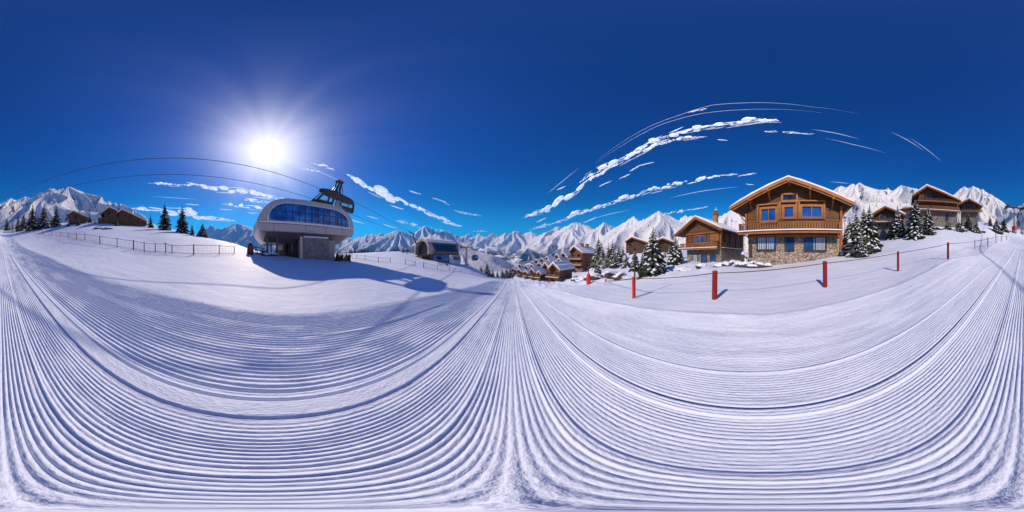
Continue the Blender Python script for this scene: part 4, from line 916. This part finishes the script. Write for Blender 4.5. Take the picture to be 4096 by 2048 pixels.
for a, b in zip(pts[:-1], pts[1:]): f.tube(rope_span(a, b, 0.04, 6), 0.017 if a.length < 15 else 0.03, 5)
tag(f.build('rope', M['rope']), 'dark red rope linking the posts right of the piste', 'rope')
f = MB(); x, y = XY(2539, 8.5); z = gz(x, y); f.tube([(0, 0, -0.3), (0, 0, 1.6), (0.01, 0, 2.62)], [0.045, 0.04, 0.035], 6); f.box(-0.1, 0.1, -0.02, 0.02, 2.5, 2.56)
q = f.build('marker_pole', M['dark_wood']); q.location = (x, y, z); tag(q, 'tall dark marker pole beside the slim red post', 'pole')
f = MB(); x, y = XY(2354, 19); z = gz(x, y)
q = empty('marker_pole', (x, y, z)); tag(q, 'bright red padded marker with a thin dark pole, before the village', 'pole')
f.tube([(0, 0, -0.3), (0, 0, 0.05), (0, 0, 0.6), (0, 0, 1.1), (0, 0, 1.3)], [0.24, 0.25, 0.27, 0.22, 0.12], 12); f.build('pad', M['orange_red'], q)
f = MB(); f.tube([(0, 0, 1.3), (0, 0, 2.9)], [0.05, 0.03], 6); f.blob((0, 0, 2.75), (0.08, 0.08, 0.3), 1, 0.1, 1); f.build('pole', M['dark_wood'], q)
for px, r, h, lb in ((2422, 19.5, 0.42, 'short bent red stake in the snow drift'), (2196, 40, 0.9, 'red stake left of a pair below the village'), (2216, 40, 0.75, 'red stake right of a pair below the village')):
    f = MB(); x, y = XY(px, r); f.tube([(0, 0, -0.3), (0.02, 0, h*0.6), (0.12, 0, h)], [0.09, 0.10, 0.08], 8); q = f.build('stake', M['orange_red']); q.location = (x, y, gz(x, y)); tag(q, lb, 'stake')
for i, (px, r) in enumerate(((2137, 46), (2158, 44), (2245, 40))):
    f = MB(); x, y = XY(px, r); f.tube([(0, 0, -0.3), (0, 0, 0.8)], 0.08, 6); q = f.build('stake', M['dark_wood']); q.location = (x, y, gz(x, y)); tag(q, ['dark stake, leftmost below the village', 'dark stake left of the red stakes below the village', 'dark stake right of the red stakes below the village'][i], 'stake')

# pointed board beside station and log pile
x, y = XY(1001, 23); z = gz(x, y); q = empty('notice_board', (x, y, z), -R(LON(1001))); tag(q, 'tall pointed dark board with reddish front beside the near lift station', 'notice board')
f = MB(); f.prism([(-0.5, -0.3), (0.5, -0.3), (0.42, 1.1), (0.15, 1.75), (-0.12, 1.7), (-0.42, 1.0)], -0.12, 0.12); f.build('board', M['dark_wood'], q)
f = MB(); f.prism([(-0.25, 0.35), (0.25, 0.35), (0.25, 1.2), (-0.2, 1.2)], -0.17, -0.124); f.build('panel', M['dull_red'], q)
f = MB(); f.blob((0.03, 0, 1.72), (0.2, 0.18, 0.12), 2, 0.2); f.build('snow_cover', M['roof_snow'], q)
x, y = XY(1024, 24); f = MB()
f.tube([(0, 0, -0.3), (0, 0, 1.35)], 0.07, 6); f.tube([(0.9, 0, -0.3), (1.0, 0, 1.0)], 0.06, 6); f.tube([(-0.4, 0, 1.15), (0.5, 0, 1.05), (1.2, 0, 0.9)], 0.05, 5); f.tube([(-0.35, 0, 0.5), (0.1, 0, 0.7), (0.3, 0, 0.3)], 0.05, 5)
q = f.build('ski_rack', M['dark_wood']); q.location = (x, y, gz(x, y)); q.rotation_euler.z = -R(LON(1024)); tag(q, 'rough wooden rack next to the pointed board', 'rack')
# lantern at the right corner of the main chalet
p = P(3379, 878, 17.5); q = empty('lantern', p, -R(119)); tag(q, 'small grey lantern at the right corner of the largest chalet', 'lantern')
f = MB(); f.box(-0.13, 0.13, -0.13, 0.13, -0.2, 0.15); f.build('lamp_glass', M['lamp_grey'], q)
f = MB(); f.prism([(-0.2, 0.15), (0.2, 0.15), (0, 0.36)], -0.18, 0.18); f.bar((0, 0, -0.2), (0, 0, -2.6), 0.06); f.build('bracket', M['dark_metal'], q)

# ------------------------------------------------------------------ trees
def conifer_mesh(seed, whorls, nb, needles, snow=0.6, dens=1.0, width=0.24, sparse=False):
    """unit tree 1 m tall; returns trunk mesh builder and crown mesh builder (needles, snow)"""
    rn = random.Random(seed); c = MB(); tr = MB()
    tr.tube([(0, 0, -0.06), (0, 0, 0.3), (0, 0, 0.98)], [0.022, 0.016, 0.003], 6)
    for w in range(whorls):
        f = w/(whorls-1); z = 0.07+0.90*f**0.94; L0 = width*(1-f)**0.86+0.012
        k = max(4, int(nb*(1-0.45*f)))
        for b in range(k):
            if sparse and rn.random() < 0.2: continue
            a = 2*pi*(b+rn.uniform(-0.3, 0.3))/k+w*1.3; L = L0*rn.uniform(0.72, 1.18); dz = -L*rn.uniform(0.28, 0.55)
            d = Vector((cos(a), sin(a), 0)); s = Vector((-sin(a), cos(a), 0)); zb = z+rn.uniform(-0.012, 0.012)
            segs = 4; hw = L*rn.uniform(0.26, 0.36)
            def pt(t): return d*(L*t)+Vector((0, 0, zb+dz*(t**1.4)+0.10*L*max(0, t-0.75)))
            for i in range(segs):
                t0, t1 = 0.12+0.88*i/segs, 0.12+0.88*(i+1)/segs; p0, p1 = pt(t0), pt(t1)
                wd0 = hw*(1-t0*0.75); dr = Vector((0, 0, -L*0.16*(1.1-t0)))
                for sg in (-1, 1):
                    j1, j2 = rn.uniform(0.75, 1.25), rn.uniform(0.5, 1.2)
                    e0 = p0+s*sg*wd0*j1+dr*j2+d*L*0.06; e1 = p1+s*sg*wd0*0.75*j2+dr*j1+d*L*0.05
                    c.add([p0, p1, e1, p0.lerp(p1, 0.5)+s*sg*wd0*1.15*j1+dr*1.5, e0], [(0, 1, 2, 3, 4)], 0)
                if not sparse: c.add([p0, p1, p1+Vector((0, 0, -L*0.16))+s*rn.uniform(-.02, .02)*L, p0+Vector((0, 0, -L*0.2))], [(0, 1, 2, 3)], 0)
            if rn.random() < snow:
                t0 = rn.uniform(0.2, 0.5); t1 = min(1.0, t0+rn.uniform(0.3, 0.6)); p0, p1 = pt(t0), pt(t1); pm = pt((t0+t1)/2); h = L*0.055+0.004; ww = hw*rn.uniform(0.35, 0.75)
                up_ = Vector((0, 0, h))
                ring = [p0, pm+s*ww-up_*0.6, p1+d*0.01, pm-s*ww-up_*0.6]; tp_ = pm+up_*1.6
                c.add([ring[0]+up_*0.3, ring[1]+up_*0.4, ring[2], ring[3]+up_*0.4, tp_, pm-up_*0.5], [(0, 1, 4), (1, 2, 4), (2, 3, 4), (3, 0, 4), (1, 0, 5), (2, 1, 5), (3, 2, 5), (0, 3, 5)], 1)
    c.add([(0.012, 0, 0.93), (-0.006, 0.011, 0.93), (-0.006, -0.011, 0.93), (0, 0, 1.02)], [(0, 1, 3), (1, 2, 3), (2, 0, 3)], 0)
    return tr, c
PROTO = {}
def proto(kind):
    if kind in PROTO: return PROTO[kind]
    par = dict(a=(1, 22, 12, 'needles', .8, 1, .27), b=(2, 20, 11, 'needles', .5, 1, .24), c=(3, 24, 12, 'needles', .92, 1, .31), d=(4, 15, 9, 'needles', .35, 1, .26), e=(5, 17, 9, 'needles', .3, 1, .20),
               g=(6, 24, 11, 'needles_grey', .55, 1, .34, True), h=(7, 22, 10, 'needles_grey', .5, 1, .37, True), s=(8, 9, 7, 'needles', .4, 1, .26), k=(9, 18, 11, 'needles', .8, 1, .42))[kind]
    tr, c = conifer_mesh(*par)
    root = empty('fir_tree'); t_ = tr.build('trunk', M['bark'], root); cr_ = c.build('crown', [M[par[3]], M['roof_snow']], root)
    PROTO[kind] = [root, False]; return PROTO[kind]
TREES = 0
def tree(px, pyb, pyt, r, kind, label, group='fir trees', name='fir_tree', cat='tree', rot=None, lean=0, usez=True, wf=1.0):
    global TREES; TREES += 1
    pr_ = proto(kind)
    if not pr_[1]: o = pr_[0]; pr_[1] = True
    else: o = copy_tree(pr_[0])
    x, y = XY(px, r); zt_ = r*tan(R(LAT(pyt))); zb_ = gz(x, y) if (usez and r < 260) else r*tan(R(LAT(pyb)))
    zb_ = min(zb_, r*tan(R(LAT(pyb)))+0.3) - 0.05*r/20
    h = zt_-zb_; o.location = (x, y, zb_); o.scale = (h*wf, h*wf, h); rnd_ = random.Random(TREES); o.rotation_euler = (0, 0, rnd_.uniform(0, 6.28) if rot is None else rot)
    o.name = name; tag(o, label, cat, group); return o
TL = [
 # left hill
 (28,898,868,95,'d','small fir, leftmost on the hill beyond the piste top'),(73,912,852,85,'e','slim sparse fir second from the left hill edge'),(95,912,850,80,'g','pale grey-green fir left of the biggest hilltop fir group tree'),(131,905,814,70,'b','broad dark fir, tallest at the left end of the hill'),
 (176,896,817,66,'a','snowy fir in the middle of the left hill group'),(226,894,822,64,'b','snowy fir nearest left of the lone small barn'),(313,895,866,54,'d','little fir in front of the lone small barn'),(359,892,852,58,'d','small fir between the lone barn and the tall barn'),(469,896,867,48,'c','little snow-laden fir before the middle barn'),
 (471,845,829,60,'e','fir tip showing behind the barn roofs'),(602,910,857,50,'d','short fir just right of the long barn'),(659,919,808,46,'b','tall slender fir standing against the cloud, left of two'),(729,926,818,43,'b','tall slender fir standing against the cloud, right of two'),(768,946,888,40,'e','thin scrawny fir leaning by the tall pair'),(810,949,889,42,'k','low broad fir alone at the end of the left hill'),
 (50,915,880,90,'s','tiny bushy fir between the leftmost firs'),(205,896,862,70,'s','tiny fir wedged between two taller snowy hill firs'),(155,903,860,75,'d','small dark fir behind the left hill group'),
 (273,894,874,56,'s','tiny fir left against the lone barn'),(380,893,874,56,'s','tiny fir at the left foot of the tall barn'),
 # by station
 (1612,1012,982,85,'e','slim dark fir left of the farther lift station'),(1628,1012,990,85,'s','short fir leaning beside the slim one left of the farther station'),
 # right hill
 (2613,1110,907,17,'c','biggest snowy fir, left of the chimney chalet'),(2703,1052,943,24,'c','snowy fir touching the left end of the chimney chalet balcony'),(2540,1084,992,23,'a','snowy fir directly behind the tall dark marker pole'),
 (2391,1098,1033,26,'a','small snowy fir at the right end of the village'),(2394,1082,946,48,'g','tall grey larch beside the biggest village chalet'),(2434,1080,975,42,'h','grey larch behind the drifts, second from the village'),(2475,1080,975,40,'g','grey larch left of the brown log cabin'),(2412,1082,985,44,'h','thin grey larch between two taller grey larches'),(2455,1082,990,36,'g','low grey larch in front of the larch row'),(2505,1085,1008,33,'h','low grey larch under the brown log cabin'),
 (2570,1085,1010,30,'g','dim grey larch left behind the biggest fir'),(2660,1060,1000,34,'h','grey larch right behind the biggest fir'),
 (2450,1075,958,50,'g','tall grey larch above the low snow drifts'),(2492,1070,985,48,'h','grey larch at the left wall of the brown log cabin'),(2424,1092,1015,36,'g','small grey larch leaning toward the village end'),(2585,1040,968,42,'h','grey larch between the two log cabins'),(2640,1085,1000,30,'g','frosted larch in the lap of the biggest fir'),(2680,1040,975,40,'h','grey larch before the dark log cabin'),(2720,1030,985,32,'g','grey larch behind the fir at the chimney chalet'),
 # right of main chalet
 (3424,1012,842,17,'g','grey-green frosted fir touching the right side of the largest chalet'),(3478,1010,818,18.5,'a','tall dark fir right of the largest chalet'),(3398,1005,870,20,'h','frosted pale fir half behind the corner of the largest chalet'),(3455,1000,830,22,'g','dim frosted fir behind the tall dark one'),(3445,1012,930,15.5,'c','low snowy fir at the foot of the tall dark fir'),
 (3590,938,822,26,'c','broad snowy fir in front of the low wide-roofed chalet'),(3662,945,793,24,'a','tall snowy fir left of the tall hillside chalet'),(3713,928,822,27,'a','snowy fir before the stone base of the tall hillside chalet'),(3872,910,842,36,'b','dark fir at the foot of the tower-like chalet'),
 (3792,914,876,33,'k','low snow-covered fir under the tall hillside chalet'),(3835,912,880,33,'k','low snow-covered fir between the two hillside chalets'),(3960,900,858,50,'d','dark bushy fir left of the brownish pole'),(4016,905,858,50,'d','dark bushy fir left of the padded pylon'),(3986,905,872,45,'k','dark shrubby fir behind the tall brownish pole'),(4088,922,900,70,'s','tiny dark fir right of the padded pylon'),
 (3905,910,885,35,'k','low fir right of the tower-like chalet'),(3560,945,905,27,'k','squat snowy fir at the stone base of the low wide-roofed chalet'),
 # near the valley edge
 (1948,1108,1045,80,'h','ragged grey tree at the valley rim, tallest of its clump'),(1925,1102,1062,85,'g','ragged grey tree left in the clump at the valley rim'),(1972,1110,1068,75,'e','dark fir right of the ragged tree at the valley rim'),(1990,1110,1078,85,'d','small dark fir in the valley rim clump, nearest the piste end'),(1958,1108,1080,70,'k','squat snowy fir in front of the valley rim clump')]
for a in TL: tree(*a[:6], name='larch_tree' if a[4] in 'gh' else 'fir_tree', group='trees around the piste')
rnd = random.Random(11)
for i in range(34):   # forest edge on the plateau right of the near station
    px = 1398+i*4.4+rnd.uniform(-2, 2); h = rnd.uniform(10, 30)*(1-0.35*i/34)
    tree(px, 1015, 1013-h, 172+rnd.uniform(-8, 8), rnd.choice('bds'), 'one of the tiny dark firs in the row on the plateau between the lift stations', 'tiny firs in a row on the plateau', wf=0.8)
for i in range(70):   # dark wood round the lower village
    px = rnd.uniform(2005, 2185); f_ = (px-2005)/180; py = 1108-24*f_**1.5-rnd.uniform(0, 30)*(1-0.3*f_); r = 75+ (1112-py)*2.2+rnd.uniform(0, 10)
    tree(px, py, py-rnd.uniform(12, 22), r, rnd.choice('abdek'), 'one of the small crowded firs among the village chalets', 'small firs crowding the village', usez=True, wf=1.1)
for i in range(16):   # inside view under the station and right of it
    px = rnd.uniform(1345, 1400) if i < 4 else rnd.uniform(1040, 1130); r = 42+rnd.uniform(0, 6)
    tree(px, 1022, 1018-rnd.uniform(8, 30), r, rnd.choice('bed'), 'one of the little firs seen around and under the near lift station', 'little firs behind the near lift station', wf=0.9)

# shrubs and snow-covered rocks
def shrub(px, r, w, h, seed, label, group, mat='shrub_twigs', spikes=26):
    rn = random.Random(seed); f = MB()
    for i in range(spikes):
        a = rn.uniform(0, 6.28); L = h*rn.uniform(0.5, 1.0); b = Vector((rn.uniform(-w, w)*0.7, rn.uniform(-w, w)*0.3, 0)); d = Vector((cos(a)*0.35, sin(a)*0.2, 1))
        f.tube([b-Vector((0, 0, 0.2)), b+d*L*0.5+Vector((rn.uniform(-.1, .1), 0, 0)), b+d*L], [0.05*h, 0.04*h, 0.008], 4)
    x, y = XY(px, r); q = f.build('shrub', M[mat]); q.location = (x, y, gz(x, y)); q.rotation_euler.z = -R(LON(px)); tag(q, label, 'shrub', group)
for i, (px, r, w, h, lb, mt) in enumerate(((1348,27.5,.6,1.5,'dark leafless shrub against the right side of the near lift station','dark_wood'),(1362,28.5,.7,1.6,'dry yellowish shrub right of the near lift station','grass_dry'),(1378,29,.6,1.3,'dry low shrub, middle of the row right of the near station','grass_dry'),(1396,29.5,.5,1.6,'tall bare shrub at the right end of the row by the near station','shrub_twigs'),
      (1045,25.5,.8,.9,'tangled bare shrub left under the near station pod','dark_wood'),(1058,26,.6,.8,'low bare shrub beside the left columns of the near station','dark_wood'),(2205,45,1.4,1.7,'bare round bush in front of the wide rounded-roof chalet','shrub_twigs'),(1790,58,1.6,1.0,'dark scrub at the foot of the farther station wall','shrub_twigs'),(1760,56,1.4,0.8,'low scrub below the glass of the farther station','shrub_twigs'),(2962,19.5,.5,1.3,'bare snowy shrub in the gap between the two near chalets','shrub_twigs'))):
    shrub(px, r, w, h, i+3, lb, 'shrubs beside buildings', mt)
RK = [(2700,19,1.6,.55,'wide snow mound left of the chimney chalet'),(2735,18.5,1.3,.5,'snow mound at the foot of the chimney chalet balcony'),(2760,17.5,1.2,.4,'snow-capped rock left under the chimney chalet'),(2665,17.5,1.1,.38,'snow-capped rock between the biggest fir and the mound'),(2815,18.5,.9,.28,'flat snow-capped rock in front of the chimney chalet doors'),(2880,18,.7,.35,'snow-capped rock right in front of the chimney chalet'),(2905,17.8,.6,.4,'snow-capped rock by the dark stone side wall'),
      (2935,17.3,.8,.55,'jagged snowy rock between the two near chalets, left one'),(2958,16.8,.7,.6,'jagged snowy rock between the two near chalets, middle one'),(2985,16.6,.7,.6,'jagged snowy rock at the left corner of the largest chalet'),(3010,16.2,.7,.5,'snowy rock under the left window of the largest chalet'),(3035,16.2,.6,.45,'snowy rock among the row under the largest chalet'),(3065,16.3,.6,.35,'small snowy rock, right end of the row under the largest chalet'),(2975,18,.5,1.2,'tall snow-crusted stone in the gap beside the largest chalet'),
      (2330,24,1.0,.6,'snow-covered rock with bare twigs before the biggest village chalet'),(2375,24,1.3,.8,'large snowy boulder right of the red padded marker'),(2300,27,.7,.45,'small pointed rock left of the red padded marker'),(2440,24,1.4,.8,'big snow drift boulder left of the slim red post'),(2490,20,1.2,.6,'snow drift boulder near the slim red post'),
      (430,40,1.3,.35,'flat snow-covered rocks below the tall barn'),(395,42,1.4,.3,'long low snow-covered rock below the lone barn'),(3390,17.5,.9,.55,'snowy rock at the right corner of the largest chalet'),(3850,34,1.0,.4,'snowy rock below the tower-like chalet'),(3750,32,1.1,.45,'snowy rock before the tall hillside chalet'),(3925,37,1.0,.4,'snowy rock right of the tower-like chalet'),(1090,25.7,.9,.5,'snow-dusted rock seen between the left station columns'),(1062,24.5,.7,.4,'snow-dusted rock outside the left station column')]
for i, (px, r, w, h, lb) in enumerate(RK):
    f = MB(); f.blob((0, 0, 0), (w, w*0.7, h), i+40, 0.3, 3, fr=1.5); f.blob((w*0.5, -0.1, -0.05), (w*0.55, w*0.45, h*0.7), i+80, 0.3, 2, fr=1.6); f.blob((-w*0.55, 0.1, -0.1), (w*0.5, w*0.45, h*0.6), i+120, 0.3, 2)
    x, y = XY(px, r); q = f.build('snowy_rock', M['snowy_rock'], smooth=True); q.location = (x, y, gz(x, y)+h*0.15); q.rotation_euler.z = -R(LON(px)); tag(q, lb, 'rock', 'snow-covered rocks')

# ------------------------------------------------------------------ clouds
ALT = 3200.0
def cpt(px, py):
    d = dirv(px, py); k = ALT/max(d.z, sin(R(2.6))); return d*k
def cloud(pts, label, seed, dens=1.0, puff=1.0, wisp=False):
    """pts: (px, py, thickness px)"""
    rn = random.Random(seed); f = MB(); 
    for (x0, y0, t0), (x1, y1, t1) in zip(pts[:-1], pts[1:]):
        L = math.hypot(x1-x0, y1-y0); T = (t0+t1)/2; n = max(3, int(L/max(2.2, T*0.42)*dens))
        ex, ey = (x1-x0)/L, (y1-y0)/L
        for i in range(n):
            s_ = (i+rn.random())/n; T = (t0+(t1-t0)*s_); 
            if T < 1: continue
            cl = mnoise.noise(Vector((s_*L/max(T, 6)*0.55, x0*0.01, seed*3.3)))
            T = T*(1.0 if cl > 0.1 else (0.8 if cl > -0.1 else 0.58)) if not wisp else T
            rad = T*rn.uniform(0.15, 0.5)**1.0; offy = -(T*rn.uniform(-0.2, 0.5))*puff if not wisp else rn.uniform(-0.3, 0.3)*T
            thin = wisp or rn.random() < 0.35
            if thin and not wisp: offy = T*rn.uniform(-0.75, 0.55)
            cx_, cy_ = x0+(x1-x0)*s_+rn.uniform(-1, 1)*T*0.3, y0+(y1-y0)*s_+offy
            c = cpt(cx_, cy_); k = c.length*2*pi/4096; d = c.normalized(); along = (cpt(cx_+ex*4, cy_+ey*4)-c).normalized()
            along = (along-d*along.dot(d)).normalized(); acr = d.cross(along).normalized()
            vs, fs = ICO[2 if rad > 4 else 1]
            if thin: ra = max(rad, 2.0)*k*rn.uniform(2.6, 5.5); rb = max(rad*0.22, 0.9)*k
            else: ra = rad*k*rn.uniform(1.2, 2.0); rb = rad*k*0.75
            o = Vector((rn.random()*50, rn.random()*50, seed)); vv = []
            for v in vs:
                q = 1+0.3*mnoise.noise(v*1.3+o)+0.08*mnoise.noise(v*3+o); vv.append(c+(along*v.x*ra+acr*v.y*rb+d*v.z*rb*1.4)*q)
            f.add(vv, fs, 1 if thin else 0)
    q = f.build('cloud', [M['cloud'], M['cirrus']], smooth=True); tag(q, label, 'cloud'); return q
def streak(pts, wpx, label, seed):
    f = MB(); P3 = [cpt(*p) for p in pts]; out = []
    for i in range(len(P3)-1):
        for s_ in range(6): out.append(P3[i].lerp(P3[i+1], s_/6))
    out.append(P3[-1]); n = len(out); f.tube(out, [o_.length*2*pi/4096*wpx*0.32*max(0.15, sin(pi*i/(n-1))) for i, o_ in enumerate(out)], 5)
    q = f.build('cloud_streak', M['cirrus']); tag(q, label, 'cloud streak'); return q
cloud([(600,733,4),(640,737,14),(700,742,8),(735,742,5),(760,740,12),(830,752,20),(900,762,34),(960,766,34),(1010,775,28),(1050,785,20),(1140,798,10)], 'long puffy cloud bank left of the near lift station', 1)
cloud([(978,798,6),(1010,802,14),(1060,808,10),(1078,810,3)], 'small flat cloud just above the left shoulder of the near station', 2)
cloud([(880,815,4),(930,820,20),(980,829,18),(1040,836,16),(1070,842,10)], 'cloud touching the left side of the near lift station', 3)
cloud([(530,838,10),(560,838,40),(600,842,34),(640,848,50),(680,850,30),(730,852,62),(770,862,46),(820,870,30),(880,876,14),(940,884,4)], 'big heaped cloud behind the two slender firs', 4, 1.4)
cloud([(1388,700,6),(1430,722,26),(1470,750,34),(1520,775,40),(1570,795,34),(1620,812,34),(1640,822,46),(1680,838,28),(1720,858,20),(1760,878,24),(1800,892,24),(1850,906,6)], 'long diagonal cloud rising above the farther lift station', 5, 1.2)
cloud([(1490,762,3),(1530,785,10),(1570,808,6)], 'thin cloud under the long diagonal one', 6)
cloud([(1200,790,0),(1245,652,4),(1290,662,12),(1340,682,6)][1:], 'small bright cloud right of the sun above the gantry', 7)
cloud([(1208,674,5),(1240,680,10),(1275,688,5)], 'short cloud below the small bright one right of the sun', 8)
cloud([(1585,882,6),(1620,892,18),(1660,902,20),(1700,912,6)], 'low puffs over the peaks left of the farther station', 9)
cloud([(1730,792,5),(1770,805,10),(1800,822,4)], 'small wispy cloud high to the right of the diagonal bank', 10)
cloud([(1820,845,4),(1870,855,6),(1925,864,3)], 'thin flat wisp above the valley', 11)
cloud([(1725,918,14),(1760,924,16),(1800,932,8)], 'cloud puffs between the two blue peaks', 12)
cloud([(1895,928,5),(1920,926,10)], 'tiny round puff over the valley peaks, left one', 13); cloud([(1925,926,16),(1950,926,14)], 'tiny round puff over the valley peaks, right one', 14)
cloud([(2095,870,5),(2140,855,16),(2200,838,24),(2240,805,44),(2290,775,34),(2330,745,34),(2370,715,26),(2430,680,24),(2500,640,22),(2580,600,24),(2640,575,22),(2720,555,16),(2825,548,5)], 'lower of the two long parallel cloud bands sweeping up to the right', 15, 1.2)
cloud([(2320,728,6),(2350,706,18),(2400,680,30),(2440,662,24),(2500,630,14),(2550,600,24),(2600,572,28),(2680,548,28),(2760,525,30),(2850,506,22),(2950,494,22),(3020,484,26),(3115,482,6)], 'upper of the two long parallel cloud bands, highest in the sky', 16, 1.2)
cloud([(2120,918,3),(2165,908,12),(2220,892,6),(2250,884,8),(2300,858,30),(2340,850,26),(2400,832,24),(2470,808,24),(2540,785,22),(2610,760,24),(2680,742,22),(2740,730,12)], 'cloud band climbing right from the valley peaks', 17, 1.2)
cloud([(2752,735,6),(2800,722,26),(2850,710,24),(2900,702,10),(2950,697,5)], 'separate flat cloud at the upper end of the valley cloud band', 18, 1.2)
cloud([(2655,858,8),(2700,850,16),(2760,840,10),(2830,828,4)], 'flat cloud resting on the peak left of the chimney chalet', 19)
cloud([(3060,528,6),(3100,526,10),(3105,528,4)], 'tiny cloud chip below the end of the highest band', 20); cloud([(3135,530,7),(3180,532,8),(3250,537,4)], 'small flat cloud right of the tiny chip', 21)
cloud([(2755,450,4),(2790,442,10),(2825,437,4)], 'short faint cloud near the top arc streak', 22)
cloud([(2955,706,4),(2990,698,8),(3028,693,4)], 'little flat cloud above the left eave of the largest chalet', 23)
cloud([(2520,684,4),(2560,662,7),(2610,650,3)], 'thin torn wisp below the lower long band', 24, wisp=True)
for i, (pts, w_, lb) in enumerate((([(2390,640),(2480,575),(2600,505),(2720,460),(2850,420),(2960,412),(3100,412),(3250,428),(3430,455)], 2.4, 'highest thin streak arching over the cloud bands'),
    ([(2380,655),(2500,575),(2640,500),(2800,455),(2950,440),(3080,437),(3290,452)], 2.2, 'second thin streak arching just below the highest'),
    ([(3250,518),(3330,530),(3435,556)], 4, 'bright streak above the right eave of the largest chalet'), ([(3300,553),(3400,575),(3540,612)], 2.5, 'faint streak below the bright one above the right eave'),
    ([(3563,527),(3630,560),(3694,602)], 3, 'left of two close streaks high over the right hill'), ([(3640,552),(3700,592),(3765,645)], 3, 'right of two close streaks high over the right hill'),
    ([(2190,775),(2250,725),(2318,670)], 3, 'short straight streak left of the twin cloud bands'), ([(2680,792),(2800,766),(2950,748)], 3.5, 'straight streak between chimney chalet and cloud band'), ([(2375,874),(2440,856),(2520,840)], 3.5, 'straight streak low over the central peaks'),
    ([(1210,650),(1290,692),(1380,735)], 3, 'streak slanting behind the mast of the gantry'), ([(610,786),(700,792),(790,798)], 3, 'thin streak left between the cloud banks'), ([(3320,727),(3360,730),(3400,735)], 3, 'short streak touching the peak right of the largest chalet'))):
    streak(pts, w_, lb, i)
WS = [((905,838,),(40,3),'thin low wisp over the far left peaks'),((770,818),(46,3),'faint wisp right of the slender firs'),((1010,852),(30,3),'tiny wisp at the left edge of the near station'),((1425,885),(60,4),'thin low wisp right of the near lift station'),((1490,870),(34,3),'tiny wisp beneath the lower cable'),
 ((1560,905),(50,5),'small flat puff above the peaks left of the farther station'),((1985,940),(30,5),'tiny puff behind the middle valley peaks'),((2165,880),(30,4),'torn scrap between the two rising bands'),((2245,752),(26,4),'torn scrap above the lower long band'),((2420,735),(40,4),'torn scrap right of the lower long band'),((2500,705),(36,4),'torn scrap below the middle of the lower long band'),
 ((2360,880),(44,4),'thin flat scrap low above the central peaks'),((2705,520),(40,4),'torn scrap between the upper and lower long bands'),((2890,560),(30,3),'lone scrap under the end of the upper long band'),((3000,738),(26,3),'scrap above the left roof slope of the largest chalet'),((1660,770),(40,4),'scrap above the diagonal cloud bank'),((1590,830),(46,5),'scrap beneath the diagonal cloud bank')]
for i, ((x_, y_), (l_, t_), lb) in enumerate(WS):
    sl_ = -0.45 if 2100 < x_ < 2720 else (0.3 if x_ > 1200 and x_ < 2000 else 0.08)
    cloud([(x_-l_/2, y_-sl_*l_/2, t_*0.6), (x_, y_, t_*1.6), (x_+l_/2, y_+sl_*l_/2, t_*0.5)], lb, 300+i, wisp=True)
# valley fog
f = MB(); rn = random.Random(3)
for i in range(90):
    px = rn.uniform(1880, 2075); r = rn.uniform(3000, 6500)-(px-1880)*5
    x_, y_ = XY(px, r); p = Vector((x_, y_, max(far_z(px, r), -130)+25)); k = r*2*pi/4096; f.blob(p, (rn.uniform(8, 18)*k, rn.uniform(10, 18)*k, rn.uniform(2.5, 5.5)*k), i, 0.3, 2)
tag(f.build('valley_fog', M['cloud'], smooth=True), kind='stuff')
# haze
f = MB(); f.box(-19000, 19000, -19000, 19000, -900, 1850)
m = bpy.data.materials.new('haze'); m.use_nodes = True; t = m.node_tree; t.nodes.clear()
pv = nd(t, 'ShaderNodeVolumePrincipled'); oo = nd(t, 'ShaderNodeOutputMaterial'); pv.inputs['Color'].default_value = (0.05, 0.40, 1.0, 1); pv.inputs['Density'].default_value = 6.5e-5
t.links.new(pv.outputs[0], oo.inputs['Volume']); hz = f.build('haze', m); tag(hz, kind='stuff')
print('trees', TREES, 'objects', len(bpy.data.objects))
